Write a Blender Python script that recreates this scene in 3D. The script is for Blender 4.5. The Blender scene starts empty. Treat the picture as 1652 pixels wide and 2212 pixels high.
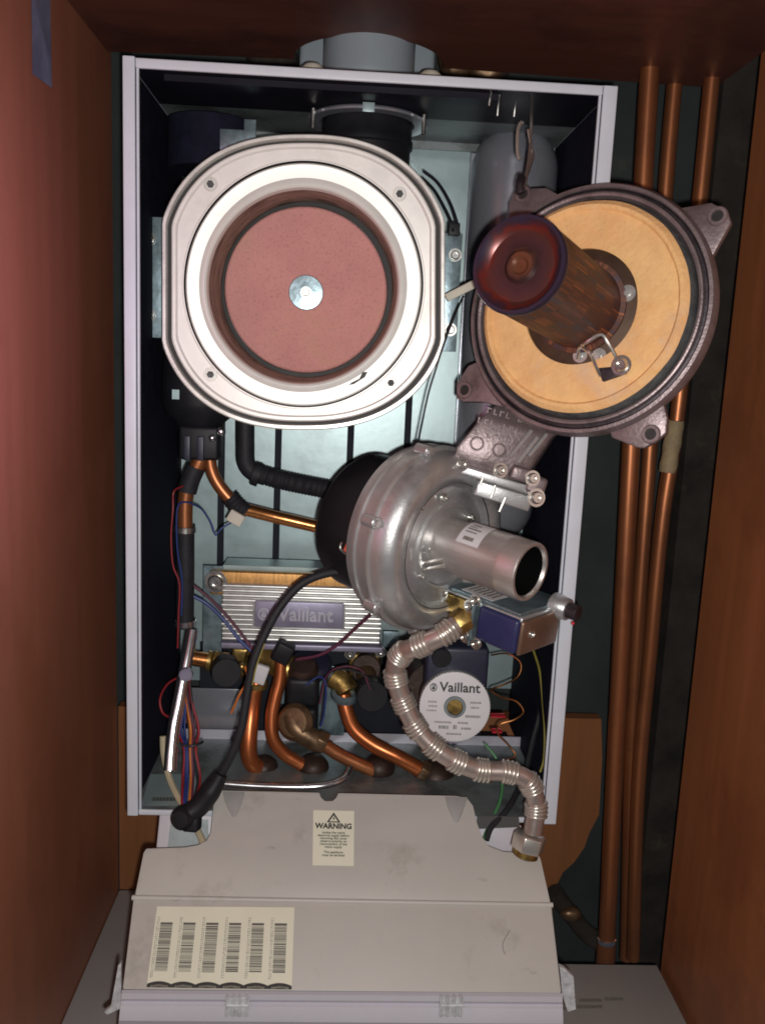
import bpy, bmesh, math, random
from mathutils import Vector, Matrix, noise
random.seed(7)
SC = bpy.context.scene
COL = SC.collection
V = Vector
PI = math.pi
# ---------------------------------------------------------------- camera model
def rot(ax, t): return Matrix.Rotation(t, 3, ax)
CAMP = V((.20714, -.82558, .46520))
RC = rot('Z', -.04631) @ rot('X', -.17074) @ rot('Y', -.04452)
F, CX, CY = 1874., 826., 1106.
def ray(x, y): return RC @ V(((x-CX)/F, 1., (CY-y)/F))
def P(x, y, Y):
    d = ray(x, y); return CAMP + d*((Y-CAMP.y)/d.y)
def PZ(x, y, z):
    d = ray(x, y); return CAMP + d*((z-CAMP.z)/d.z)
def PX(x, y, X):
    d = ray(x, y); return CAMP + d*((X-CAMP.x)/d.x)
def PP(x, y, o, n):
    d = ray(x, y); return CAMP + d*((o-CAMP).dot(n)/d.dot(n))
def S(p): return (RC.transposed() @ (p-CAMP)).y / F      # metres per pixel at p
def frame(o, z, xh=V((1, 0, 0))):
    z = z.normalized(); x = (xh - z*xh.dot(z)).normalized(); y = z.cross(x)
    M = Matrix((x, y, z)).transposed().to_4x4(); M.translation = o; return M
FRONT = V((0, -1, 0))
# ---------------------------------------------------------------- materials
MATS = {}
def mat(name, col, rough=.5, metal=0., var=.15, scale=30., bump=0., bscale=200., stretch=(1, 1, 1), col2=None, spec=.5, coat=0., emis=None, dirt=None, dirt2=None):
    if name in MATS: return MATS[name]
    m = bpy.data.materials.new(name); m.use_nodes = True; MATS[name] = m
    nt = m.node_tree; N = nt.nodes; L = nt.links; b = N['Principled BSDF']
    b.inputs['Metallic'].default_value = metal; b.inputs['Specular IOR Level'].default_value = spec
    b.inputs['Coat Weight'].default_value = coat
    tc = N.new('ShaderNodeTexCoord'); mp = N.new('ShaderNodeMapping'); mp.inputs['Scale'].default_value = stretch
    L.new(tc.outputs['Object'], mp.inputs['Vector'])
    nz = N.new('ShaderNodeTexNoise'); nz.inputs['Scale'].default_value = scale; nz.inputs['Detail'].default_value = 6; nz.inputs['Roughness'].default_value = .65
    L.new(mp.outputs[0], nz.inputs['Vector'])
    rp = N.new('ShaderNodeValToRGB'); rp.color_ramp.elements[0].position = .3; rp.color_ramp.elements[1].position = .7
    c = V(col); c2 = V(col2) if col2 else c*(1-var)
    a = c*(1+var) if not col2 else c
    rp.color_ramp.elements[0].color = (*c2, 1); rp.color_ramp.elements[1].color = (*[min(1, k) for k in a], 1)
    L.new(nz.outputs['Fac'], rp.inputs['Fac']); out = rp.outputs['Color']
    for dirt in [q for q in (dirt, dirt2) if q]:
        n2 = N.new('ShaderNodeTexNoise'); n2.inputs['Scale'].default_value = dirt[1]; n2.inputs['Detail'].default_value = 8; n2.inputs['Roughness'].default_value = .7
        mp2 = N.new('ShaderNodeMapping'); mp2.inputs['Scale'].default_value = dirt[4] if len(dirt) > 4 else (1, 1, 1); L.new(tc.outputs['Object'], mp2.inputs['Vector']); L.new(mp2.outputs[0], n2.inputs['Vector'])
        r2 = N.new('ShaderNodeValToRGB'); r2.color_ramp.elements[0].position = dirt[2]; r2.color_ramp.elements[1].position = dirt[2]+.12
        L.new(n2.outputs['Fac'], r2.inputs['Fac'])
        mx = N.new('ShaderNodeMix'); mx.data_type = 'RGBA'; mx.inputs[7].default_value = (*dirt[0], 1)
        ml = N.new('ShaderNodeMath'); ml.operation = 'MULTIPLY'; ml.inputs[1].default_value = dirt[3]
        L.new(r2.outputs['Color'], ml.inputs[0]); L.new(ml.outputs[0], mx.inputs[0]); L.new(out, mx.inputs[6]); out = mx.outputs[2]
    L.new(out, b.inputs['Base Color'])
    mr = N.new('ShaderNodeMapRange'); mr.inputs['To Min'].default_value = max(.03, rough-.1); mr.inputs['To Max'].default_value = min(1, rough+.1)
    L.new(nz.outputs['Fac'], mr.inputs['Value']); L.new(mr.outputs[0], b.inputs['Roughness'])
    if bump:
        n3 = N.new('ShaderNodeTexNoise'); n3.inputs['Scale'].default_value = bscale; n3.inputs['Detail'].default_value = 4
        L.new(mp.outputs[0], n3.inputs['Vector'])
        bp = N.new('ShaderNodeBump'); bp.inputs['Strength'].default_value = bump; bp.inputs['Distance'].default_value = .001
        L.new(n3.outputs['Fac'], bp.inputs['Height']); L.new(bp.outputs[0], b.inputs['Normal'])
    return m
M = dict(
 wood=mat('wood laminate', (.34, .13, .075), .42, var=.07, scale=9, stretch=(5, 5, .3), bump=.05, bscale=60, dirt=((.27, .095, .05), 5, .5, .5), dirt2=((.50, .36, .26), 60, .735, .7)),  # left side laminate, with pinkish lens haze put into its colour
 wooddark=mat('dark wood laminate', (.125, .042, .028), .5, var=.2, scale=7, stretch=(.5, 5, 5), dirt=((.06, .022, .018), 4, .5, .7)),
 valveside=mat('brownish valve cover', (.26, .165, .12), .38, metal=.6, var=.15, scale=40, bump=.2, bscale=300),
 void=mat('throat shade paint', (.003, .003, .003), .9, spec=.05),
 hosebase=mat('coppery hose wall', (.52, .43, .39), .32, metal=.7, var=.10, scale=20, dirt=((.44, .27, .21), 15, .54, .6)),
 woodright=mat('orange wood laminate', (.33, .115, .045), .42, var=.12, scale=9, stretch=(5, 5, .3), bump=.05, bscale=60, dirt=((.20, .065, .03), 5, .5, .5), dirt2=((.45, .28, .15), 60, .745, .7)),
 woodlight=mat('orange wood board', (.24, .095, .035), .5, var=.12, scale=10, stretch=(5, 5, .4), bump=.1, bscale=60, dirt=((.24, .09, .03), 6, .5, .5)),
 white=mat('white enamel', (.62, .65, .72), .4, var=.05, scale=25),
 liner=mat('dark liner sheet', (.010, .010, .022), .8, var=.4, scale=60, bump=.3, bscale=300, spec=.15),
 linergloss=mat('dark painted sheet', (.010, .009, .016), .5, var=.3, scale=20, spec=.2),
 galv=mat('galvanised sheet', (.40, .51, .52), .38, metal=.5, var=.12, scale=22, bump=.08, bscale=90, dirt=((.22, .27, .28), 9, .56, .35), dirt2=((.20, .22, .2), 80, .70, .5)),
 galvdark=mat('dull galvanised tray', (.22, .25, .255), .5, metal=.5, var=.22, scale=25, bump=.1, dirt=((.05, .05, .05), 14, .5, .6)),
 galvbr=mat('spangled zinc bracket', (.27, .36, .40), .33, metal=.7, var=.35, scale=60, bump=.15),
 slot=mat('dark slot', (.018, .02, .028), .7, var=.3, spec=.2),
 ringm=mat('machined aluminium', (.84, .82, .79), .42, metal=.25, var=.05, scale=35, bump=.05, bscale=400, dirt=((.58, .55, .50), 12, .56, .4), dirt2=((.40, .36, .30), 70, .68, .5)),
 ringin=mat('polished steel ring', (.84, .84, .80), .38, metal=.2, var=.04, scale=35, bump=.04, dirt=((.5, .46, .36), 11, .6, .5), dirt2=((.30, .26, .18), 60, .70, .6)),
 rimm=mat('bright rim steel', (.86, .84, .80), .3, metal=.35, var=.08, scale=60),
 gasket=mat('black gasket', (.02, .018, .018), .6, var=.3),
 bore=mat('sooty steel bore', (.30, .27, .22), .45, metal=.7, var=.5, scale=30, stretch=(1, 1, 7), bump=.8, bscale=60, dirt=((.05, .04, .028), 26, .48, .9, (1, 1, 5)), dirt2=((.30, .22, .10), 14, .6, .4)),
 pink=mat('pink fibre insulation', (.66, .31, .29), .95, var=.10, scale=16, bump=.7, bscale=520, spec=.1, dirt=((.34, .14, .14), 330, .535, .5), dirt2=((.60, .34, .24), 9, .52, .5)),
 ceramic=mat('ochre ceramic insulation', (.88, .53, .24), .95, var=.10, scale=40, bump=1., bscale=230, spec=.08, dirt=((.80, .42, .18), 13, .47, .6), dirt2=((.66, .50, .40), 8, .54, .55)),
 ceramdark=mat('sooty plate', (.085, .046, .028), .6, metal=.4, var=.35, scale=40, bump=.2),
 cast=mat('brownish cast aluminium', (.27, .215, .22), .42, metal=.55, var=.2, scale=40, bump=.35, bscale=350, dirt=((.10, .07, .07), 18, .5, .6)),
 castdark=mat('dark grooved casting', (.055, .043, .05), .5, metal=.6, var=.4, scale=60, bump=.4, bscale=200),
 cgasket=mat('grey rope seal', (.10, .105, .105), .8, var=.5, scale=120, bump=.8, bscale=320, dirt=((.03, .03, .04), 60, .5, .7)),
 alu=mat('cast fan aluminium', (.56, .565, .57), .36, metal=.72, var=.08, scale=30, bump=.18, bscale=700, dirt=((.27, .255, .25), 13, .52, .6)),
 tubem=mat('machined tube', (.60, .56, .54), .34, metal=.7, var=.08, scale=20, stretch=(6, 6, .6), bump=.1, bscale=200, dirt=((.40, .35, .33), 10, .5, .5)),
 black=mat('black plastic', (.012, .012, .015), .5, var=.3, spec=.3),
 rubber=mat('black rubber', (.020, .020, .024), .6, var=.3, scale=80, bump=.3, spec=.3),
 navy=mat('navy plastic', (.022, .023, .045), .45, var=.2, scale=40, bump=.1),
 blueplastic=mat('blue solenoid plastic', (.028, .03, .10), .4, var=.15, scale=60, bump=.2),
 copper=mat('copper pipe', (.52, .155, .055), .32, metal=.78, var=.12, scale=14, stretch=(3, 3, .5), bump=.06, bscale=90, dirt=((.18, .06, .03), 12, .54, .6)),
 copperold=mat('tarnished copper', (.42, .155, .065), .38, metal=.72, var=.15, scale=8, stretch=(3, 3, .3), bump=.06, bscale=90, dirt=((.26, .10, .05), 7, .5, .6), dirt2=((.55, .45, .38), 55, .735, .8)),
 copperbr=mat('bright copper', (.85, .36, .13), .24, metal=.95, var=.18, scale=18, bump=.1, dirt=((.35, .12, .05), 16, .55, .5)),
 brown=mat('browned brass', (.20, .125, .07), .42, metal=.7, var=.3, scale=30, bump=.3, dirt=((.05, .03, .02), 24, .5, .7)),
 brass=mat('brass casting', (.50, .34, .11), .36, metal=.85, var=.3, scale=40, bump=.3, dirt=((.10, .06, .02), 30, .46, .85)),
 dark=mat('dark elbow', (.045, .026, .02), .5, metal=.4, var=.5, scale=40, bump=.4),
 chrome=mat('chrome', (.88, .89, .92), .20, metal=.97, var=.05),
 hose=mat('silver hose rings', (.70, .66, .60), .30, metal=.78, var=.05, scale=30),
 steel=mat('zinc screw', (.75, .74, .70), .25, metal=.95, var=.1, scale=100),
 finm=mat('silver ribbed cover', (.70, .70, .68), .34, metal=.75, var=.12, scale=80),
 lav=mat('lavender nameplate', (.36, .34, .46), .4, metal=.55, var=.12, scale=60),
 lavtext=mat('embossed letters', (.66, .64, .72), .35, metal=.5, var=.1),
 copperplate=mat('brazed copper edge', (.62, .34, .12), .45, metal=.7, var=.4, scale=45, stretch=(8, 1, 1), bump=.3),
 vessel=mat('grey vessel paint', (.40, .41, .46), .25, metal=.6, var=.08, scale=10, dirt=((.2, .2, .24), 8, .55, .4)),
 flue=mat('white flue paint', (.31, .36, .40), .4, var=.06, scale=10),
 cream=mat('aged cream plastic', (.58, .55, .46), .7, var=.15),
 box=mat('grey control box plastic', (.485, .462, .43), .5, var=.03, scale=12, bump=.06, bscale=500, dirt=((.30, .275, .24), 15, .56, .5), dirt2=((.20, .17, .14), 34, .64, .6, (1, 2, 2))),
 boxlip=mat('pale lilac plastic', (.56, .54, .59), .45, var=.04, scale=12),
 boxdark=mat('recess plastic', (.30, .29, .28), .5, var=.08),
 clear=mat('translucent tab', (.50, .50, .52), .3, var=.3, scale=160),
 label=mat('cream label paper', (.72, .70, .56), .6, var=.03),
 labelw=mat('white label paper', (.66, .65, .67), .5, var=.05),
 ink=mat('black ink', (.035, .034, .032), .6, var=.2),
 inkgrey=mat('grey ink', (.20, .19, .17), .6, var=.35, scale=300),
 barink=mat('barcode ink', (.11, .10, .09), .6, var=.2),
 inkgrey2=mat('worn print', (.34, .32, .26), .6, var=.3, scale=300),
 tape=mat('blue grey tape', (.17, .19, .27), .5, var=.4, scale=25),
 masking=mat('masking tape', (.36, .27, .15), .7, var=.35, scale=45, bump=.5, bscale=90),
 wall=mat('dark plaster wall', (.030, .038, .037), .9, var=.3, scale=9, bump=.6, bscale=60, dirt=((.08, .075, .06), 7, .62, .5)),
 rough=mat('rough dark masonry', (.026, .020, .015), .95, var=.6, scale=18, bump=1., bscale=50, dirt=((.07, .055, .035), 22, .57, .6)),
 shelf=mat('grey white board', (.38, .36, .345), .55, var=.06, scale=7, dirt=((.28, .25, .23), 12, .6, .4)),
 red=mat('red insulation', (.26, .015, .022), .5, var=.2), blue=mat('blue insulation', (.02, .04, .18), .5, var=.2),
 orange=mat('orange insulation', (.60, .17, .03), .5, var=.2), green=mat('green insulation', (.06, .22, .08), .5, var=.2),
 yellow=mat('yellow insulation', (.26, .22, .04), .5, var=.2), creamcable=mat('cream cable', (.50, .42, .28), .55, var=.1),
 purple=mat('dull red sleeve', (.10, .02, .045), .6, var=.3), redknob=mat('red cap', (.60, .03, .05), .35, var=.2),
 wirebk=mat('thin black wire', (.015, .015, .02), .5, var=.2), orangep=mat('orange red plastic', (.60, .09, .04), .5, var=.15),
)
def tint_cap():
    m = bpy.data.materials.new('heat tinted cap'); m.use_nodes = True; nt = m.node_tree; N = nt.nodes; L = nt.links; b = N['Principled BSDF']
    b.inputs['Metallic'].default_value = .3; b.inputs['Roughness'].default_value = .3
    tc = N.new('ShaderNodeTexCoord'); ln = N.new('ShaderNodeVectorMath'); ln.operation = 'MULTIPLY'; ln.inputs[1].default_value = (1, 1, 0)
    le = N.new('ShaderNodeVectorMath'); le.operation = 'LENGTH'
    L.new(tc.outputs['Object'], ln.inputs[0]); L.new(ln.outputs[0], le.inputs[0])
    nz = N.new('ShaderNodeTexNoise'); nz.inputs['Scale'].default_value = 45; nz.inputs['Detail'].default_value = 5; L.new(tc.outputs['Object'], nz.inputs['Vector'])
    a = N.new('ShaderNodeMath'); a.operation = 'MULTIPLY_ADD'; a.inputs[1].default_value = 1/.036; L.new(le.outputs['Value'], a.inputs[0])
    c = N.new('ShaderNodeMath'); c.operation = 'MULTIPLY_ADD'; c.inputs[1].default_value = .55; c.inputs[2].default_value = -.28; L.new(nz.outputs['Fac'], c.inputs[0]); L.new(c.outputs[0], a.inputs[2])
    r = N.new('ShaderNodeValToRGB'); e = r.color_ramp.elements
    e[0].position = 0; e[0].color = (.13, .045, .02, 1); e[1].position = 1; e[1].color = (.035, .026, .05, 1)
    for p, k in ((.22, (.15, .055, .03)), (.36, (.045, .02, .02)), (.55, (.07, .026, .03)), (.74, (.085, .028, .024)), (.84, (.15, .02, .014)), (.92, (.06, .022, .03))):
        q = e.new(p); q.color = (*k, 1)
    L.new(a.outputs[0], r.inputs['Fac']); L.new(r.outputs['Color'], b.inputs['Base Color']); return m
def tint_tube():
    m = bpy.data.materials.new('perforated burner skin'); m.use_nodes = True; nt = m.node_tree; N = nt.nodes; L = nt.links; b = N['Principled BSDF']
    b.inputs['Metallic'].default_value = .5; b.inputs['Roughness'].default_value = .55
    tc = N.new('ShaderNodeTexCoord'); sp = N.new('ShaderNodeSeparateXYZ'); L.new(tc.outputs['Object'], sp.inputs[0])
    at = N.new('ShaderNodeMath'); at.operation = 'ARCTAN2'; L.new(sp.outputs['Y'], at.inputs[0]); L.new(sp.outputs['X'], at.inputs[1])
    def snap(src, k):
        x = N.new('ShaderNodeMath'); x.operation = 'MULTIPLY'; x.inputs[1].default_value = k; L.new(src, x.inputs[0])
        y = N.new('ShaderNodeMath'); y.operation = 'FLOOR'; L.new(x.outputs[0], y.inputs[0]); return x.outputs[0], y.outputs[0]
    a1, a1f = snap(at.outputs[0], 8.); z1, z1f = snap(sp.outputs['Z'], 42.)
    a2, a2f = snap(at.outputs[0], 24.); z2, z2f = snap(sp.outputs['Z'], 150.)
    cb = N.new('ShaderNodeCombineXYZ'); L.new(a1f, cb.inputs[0]); L.new(z1f, cb.inputs[1])
    w = N.new('ShaderNodeTexWhiteNoise'); L.new(cb.outputs[0], w.inputs['Vector'])
    cb2 = N.new('ShaderNodeCombineXYZ'); L.new(a2f, cb2.inputs[0]); L.new(z1f, cb2.inputs[1])
    w2 = N.new('ShaderNodeTexWhiteNoise'); L.new(cb2.outputs[0], w2.inputs['Vector'])
    ad = N.new('ShaderNodeMath'); ad.operation = 'MULTIPLY_ADD'; ad.inputs[1].default_value = .35; L.new(w2.outputs['Value'], ad.inputs[0])
    nz = N.new('ShaderNodeTexNoise'); nz.inputs['Scale'].default_value = 30; nz.inputs['Detail'].default_value = 6; L.new(tc.outputs['Object'], nz.inputs['Vector'])
    ml = N.new('ShaderNodeMath'); ml.operation = 'MULTIPLY_ADD'; ml.inputs[1].default_value = .45; L.new(w.outputs['Value'], ml.inputs[0])
    n2 = N.new('ShaderNodeMath'); n2.operation = 'MULTIPLY_ADD'; n2.inputs[1].default_value = .5; n2.inputs[2].default_value = -.12; L.new(nz.outputs['Fac'], n2.inputs[0])
    L.new(n2.outputs[0], ml.inputs[2]); L.new(ml.outputs[0], ad.inputs[2])
    r = N.new('ShaderNodeValToRGB'); e = r.color_ramp.elements
    e[0].position = .1; e[0].color = (.06, .08, .14, 1); e[1].position = .95; e[1].color = (.40, .15, .06, 1)
    for p, k in ((.26, (.06, .065, .10)), (.34, (.10, .05, .045)), (.62, (.13, .055, .04)), (.76, (.24, .09, .05))):
        q = e.new(p); q.color = (*k, 1)
    L.new(ad.outputs[0], r.inputs['Fac']); L.new(r.outputs['Color'], b.inputs['Base Color'])
    fr = N.new('ShaderNodeMath'); fr.operation = 'FRACT'; L.new(a2, fr.inputs[0])
    fz = N.new('ShaderNodeMath'); fz.operation = 'FRACT'; L.new(z2, fz.inputs[0])
    mu = N.new('ShaderNodeMath'); mu.operation = 'MULTIPLY'; L.new(fr.outputs[0], mu.inputs[0]); L.new(fz.outputs[0], mu.inputs[1])
    bp = N.new('ShaderNodeBump'); bp.inputs['Strength'].default_value = .35; bp.inputs['Distance'].default_value = .0012; L.new(mu.outputs[0], bp.inputs['Height']); L.new(bp.outputs[0], b.inputs['Normal'])
    return m
def groove_dark(m, lo, hi, col):
    nt = m.node_tree; N = nt.nodes; L = nt.links; b = N['Principled BSDF']; src = b.inputs['Base Color'].links[0].from_socket
    ge = N.new('ShaderNodeNewGeometry'); mr = N.new('ShaderNodeMapRange'); mr.inputs['From Min'].default_value = lo; mr.inputs['From Max'].default_value = hi
    L.new(ge.outputs['Pointiness'], mr.inputs['Value']); mx = N.new('ShaderNodeMix'); mx.data_type = 'RGBA'; mx.inputs[6].default_value = (*col, 1)
    L.new(mr.outputs[0], mx.inputs[0]); L.new(src, mx.inputs[7]); L.new(mx.outputs[2], b.inputs['Base Color'])
M['cap'] = tint_cap(); M['skin'] = tint_tube()
# ---------------------------------------------------------------- mesh builder
class G:
    def __init__(s, fr=None): s.v = []; s.f = []; s.fr = fr
    def add(s, vs, fs):
        n = len(s.v); s.v += [V(p) for p in vs]; s.f += [[n+i for i in f] for f in fs]; return s
    def box(s, Mx, a, b, bev=0.):
        bm = bmesh.new(); bmesh.ops.create_cube(bm, size=1)
        for v in bm.verts: v.co = V([(a[i]+b[i])/2 + v.co[i]*abs(b[i]-a[i]) for i in range(3)])
        if bev: bmesh.ops.bevel(bm, geom=bm.edges[:], offset=bev, segments=10 if bev > .02 else 3, affect='EDGES', profile=.5)
        bm.verts.index_update(); s.add([Mx @ v.co for v in bm.verts], [[v.index for v in f.verts] for f in bm.faces]); bm.free(); return s
    def wbox(s, a, b, bev=0.): return s.box(Matrix(), a, b, bev)
    def lathe(s, Mx, prof, n=48, a0=0, a1=2*PI, sx=1., sy=1., shape=None):
        full = abs(a1-a0-2*PI) < 1e-6; k = n if full else n+1; vs = []; fs = []
        for i in range(k):
            a = a0+(a1-a0)*i/n
            q = shape(a) if shape else 1.
            for r, h in prof: vs.append(Mx @ V((r*math.cos(a)*sx*q, r*math.sin(a)*sy*q, h)))
        m = len(prof)
        for i in range(n):
            j = (i+1) % k
            for t in range(m-1): fs.append([i*m+t, j*m+t, j*m+t+1, i*m+t+1])
        return s.add(vs, fs)
    def cyl(s, Mx, r, h0, h1, n=24, r2=None, c=.0008):
        r2 = r if r2 is None else r2; c = min(c, r*.3, abs(h1-h0)*.3)
        return s.lathe(Mx, [(0, h0), (r-c, h0), (r, h0+c), (r2, h1-c), (r2-c, h1), (0, h1)], n)
    def tube(s, pts, r, n=12, step=None, smooth=True, cap=True):
        pts = [V(p) for p in pts]
        if smooth and len(pts) > 2: pts = crom(pts, step or .004)
        elif step: pts = lin(pts, step)
        L = [0.]
        for i in range(1, len(pts)): L.append(L[-1]+(pts[i]-pts[i-1]).length)
        vs = []; fs = []; t0 = (pts[1]-pts[0]).normalized(); u = t0.orthogonal().normalized()
        for i, p in enumerate(pts):
            t = (pts[min(i+1, len(pts)-1)]-pts[max(i-1, 0)]).normalized()
            u = (u - t*u.dot(t)).normalized(); w = t.cross(u)
            rr = r(L[i], L[-1]) if callable(r) else r
            for k in range(n):
                a = 2*PI*k/n; vs.append(p+(u*math.cos(a)+w*math.sin(a))*rr)
        for i in range(len(pts)-1):
            for k in range(n):
                j = (k+1) % n; fs.append([i*n+k, i*n+j, (i+1)*n+j, (i+1)*n+k])
        if cap: fs.append(list(range(n))[::-1]); fs.append([(len(pts)-1)*n+k for k in range(n)])
        return s.add(vs, fs)
    def prism(s, top, off):
        n = len(top); top = [V(p) for p in top]; off = V(off)
        vs = top+[p+off for p in top]
        fs = [list(range(n)), list(range(n, 2*n))[::-1]]+[[i, n+i, n+(i+1) % n, (i+1) % n] for i in range(n)]
        return s.add(vs, fs)
    def poly(s, pts): return s.add(pts, [list(range(len(pts)))])
    def ball(s, c, r, n=14, sc=(1, 1, 1)):
        prof = [(r*math.sin(PI*i/n), -r*math.cos(PI*i/n)) for i in range(n+1)]
        Mx = Matrix.Translation(c) @ Matrix.Diagonal((*sc, 1)); return s.lathe(Mx, prof, n*2)
    def build(s, name, m, parent=None, bevel=0., angle=38, wob=0., kind=None):
        fr = s.fr
        root = parent
        while root and root.parent: root = root.parent
        me = bpy.data.meshes.new(name); vs = s.v
        if wob: vs = [p + noise.noise_vector(p*45)*wob for p in vs]
        if fr is None:
            if root: o0 = root.location.copy()
            else:
                o0 = sum(vs, V())/len(vs)
            fr2 = Matrix.Translation(o0)
        else: fr2 = fr
        inv = fr2.inverted(); me.from_pydata([inv @ p for p in vs], [], s.f); me.update()
        bm = bmesh.new(); bm.from_mesh(me); bmesh.ops.remove_doubles(bm, verts=bm.verts, dist=1e-6)
        bmesh.ops.recalc_face_normals(bm, faces=bm.faces)
        if bevel:
            ed = [e for e in bm.edges if len(e.link_faces) == 2 and e.calc_face_angle(0) > .5]
            bmesh.ops.bevel(bm, geom=ed, offset=bevel, segments=2, affect='EDGES', profile=.5, clamp_overlap=True)
        bm.to_mesh(me); bm.free()
        for p in me.polygons: p.use_smooth = True
        me.set_sharp_from_angle(angle=math.radians(angle))
        me.materials.append(M[m] if isinstance(m, str) else m)
        o = bpy.data.objects.new(name, me); COL.objects.link(o)
        if parent:
            o.parent = parent
            base = Matrix.Translation(root.location)
            if parent is not root: base = base @ WM.get(parent.name, Matrix())
            loc = base.inverted() @ fr2; o.matrix_local = loc
            WM[o.name] = Matrix.Translation(root.location).inverted() @ fr2
        else: o.matrix_world = fr2
        if kind: o['kind'] = kind
        return o
WM = {}
def crom(p, step):
    q = [p[0]*2-p[1]]+p+[p[-1]*2-p[-2]]; out = []
    for i in range(1, len(q)-2):
        a, b, c, d = q[i-1:i+3]; n = max(2, int((c-b).length/step))
        for k in range(n):
            t = k/n; out.append(.5*((2*b)+(c-a)*t+(2*a-5*b+4*c-d)*t*t+(3*b-a-3*c+d)*t**3))
    out.append(p[-1]); return out
def lin(p, step):
    out = []
    for a, b in zip(p, p[1:]):
        n = max(1, int((b-a).length/step)); out += [a.lerp(b, k/n) for k in range(n)]
    return out+[p[-1]]
def tag(o, label, cat, group=None):
    o['label'] = label; o['category'] = cat
    if group: o['group'] = group
    return o
def thing(name, label, cat, loc, group=None):
    o = bpy.data.objects.new(name, None); COL.objects.link(o); o.location = loc; o.empty_display_size = .02
    return tag(o, label, cat, group)
def text(s, size, Mx, m, parent, name='lettering', ext=.0003, off=0., align='CENTER', sx=1.):
    c = bpy.data.curves.new('t', 'FONT'); c.body = s; c.size = size; c.extrude = ext; c.offset = off; c.align_x = align; c.align_y = 'CENTER'; c.resolution_u = 3
    o = bpy.data.objects.new('t', c); COL.objects.link(o); dg = bpy.context.evaluated_depsgraph_get()
    me = o.evaluated_get(dg).to_mesh(); g = G(); X = Mx @ Matrix.Diagonal((sx, 1, 1, 1))
    g.add([X @ v.co for v in me.vertices], [list(p.vertices) for p in me.polygons])
    o.to_mesh_clear(); bpy.data.objects.remove(o); bpy.data.curves.remove(c)
    if not g.v: return None
    return g.build(name, m, parent, angle=20)
def screw(Mx, r, parent, name='screw', m='steel', h=None):
    h = h or r*.5
    g = G(); g.lathe(Mx, [(0, h*.55), (r*.45, h*.55), (r*.45, h), (r*.8, h), (r, h*.6), (r, -.0005)], 16)
    g.lathe(Mx, [(r*1.05, 0.0002), (r*1.5, .0002), (r*1.5, -.0008)], 18)
    return g.build(name, m, parent)
def hexn(Mx, r, h0, h1, g):
    pts = [Mx @ V((r*math.cos(PI/3*i), r*math.sin(PI/3*i), h0)) for i in range(6)]
    return g.prism(pts, (Mx.to_3x3() @ V((0, 0, h1-h0))))

# ================================================================ the cupboard (setting)
XL = PX(247, 1000, 0).x  # placeholder
YB = .335
XL = -.080; ZC = .80; ZS = -.262; XR = P(1442, 1950, .135).x; YW = .268; YFR = -.42
def wallbox(name, a, b, m): return G().wbox(a, b).build(name, m, None, kind='structure')
wallbox('wall_left', (XL-.018, YFR, ZS-.05), (XL, YW, ZC+.02), 'wood')
wallbox('wall_right', (XR, YFR, ZS-.05), (XR+.018, .135, ZC+.02), 'woodright')
FXC = P(798, 110, .19).x
cp = [V((XL+.001, YFR, ZC)), V((XR-.001, YFR, ZC)), V((XR-.001, .25, ZC))]+[V((FXC+.085*math.cos(a), .237-.085*math.sin(a), ZC)) for a in [PI*k/24 for k in range(25)]]+[V((XL+.001, .25, ZC))]
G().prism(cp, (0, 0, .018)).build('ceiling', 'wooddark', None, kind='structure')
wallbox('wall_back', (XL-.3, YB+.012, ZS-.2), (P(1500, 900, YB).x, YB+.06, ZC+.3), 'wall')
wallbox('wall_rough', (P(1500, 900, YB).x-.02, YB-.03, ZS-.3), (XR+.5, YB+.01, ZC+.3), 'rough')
# orange board behind the boiler, with its ragged sawn edge on the right
YBB = .271; bz = P(1250, 1552, YBB).z
g = G(); ptsb = [V((XL+.001, YBB, bz)), P(1298, 1552, YBB), P(1300, 1640, YBB), P(1293, 1760, YBB), P(1272, 1800, YBB), P(1262, 1830, YBB), P(1240, 1862, YBB), P(1215, 1885, YBB), P(1198, 1920, YBB), P(1190, 1990, YBB), V((XL+.001, YBB, ZS))]
ptsb[1].z = bz
g.prism(ptsb, (0, .018, 0)).build('back_board', 'woodlight', None, kind='structure')
# shelf below, L shaped
yr = PZ(1300, 2083, ZS).y; xs = PZ(1222, 2100, ZS).x; xsr = PZ(1417, 2083, ZS).x
g = G(); g.prism([V((XL+.001, YFR, ZS)), V((xsr, YFR, ZS)), V((xsr, yr, ZS)), V((xs-.06, yr, ZS)), V((xs-.06, .269, ZS)), V((XL+.001, .269, ZS))], (0, 0, -.016))
shelf = g.build('shelf', 'shelf', None, bevel=.001, kind='structure')
# faint printing on the shelf board
def onz(x, y, z): return PZ(x, y, z)
g = G()
for (x0, x1, y) in ((1250, 1300, 2160), (1305, 1345, 2157), (1185, 1240, 2178), (1245, 1300, 2174), (1130, 1200, 2192)):
    g.poly([onz(x0, y-3, ZS+.0006), onz(x1, y-3, ZS+.0006), onz(x1, y+4, ZS+.0006), onz(x0, y+4, ZS+.0006)])
g.build('printing', 'inkgrey', None, kind='structure')
# tape on the left wall
g = G(); xw = XL+.0007
tp = [PX(68, -60, xw), PX(108, -60, xw), PX(113, 190, xw), PX(71, 160, xw)]
for p in tp: p.x = xw
g.poly(tp); tag(g.build('tape_strip', 'tape', None), 'blue grey strip of tape stuck high on the left cupboard side', 'tape')

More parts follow.
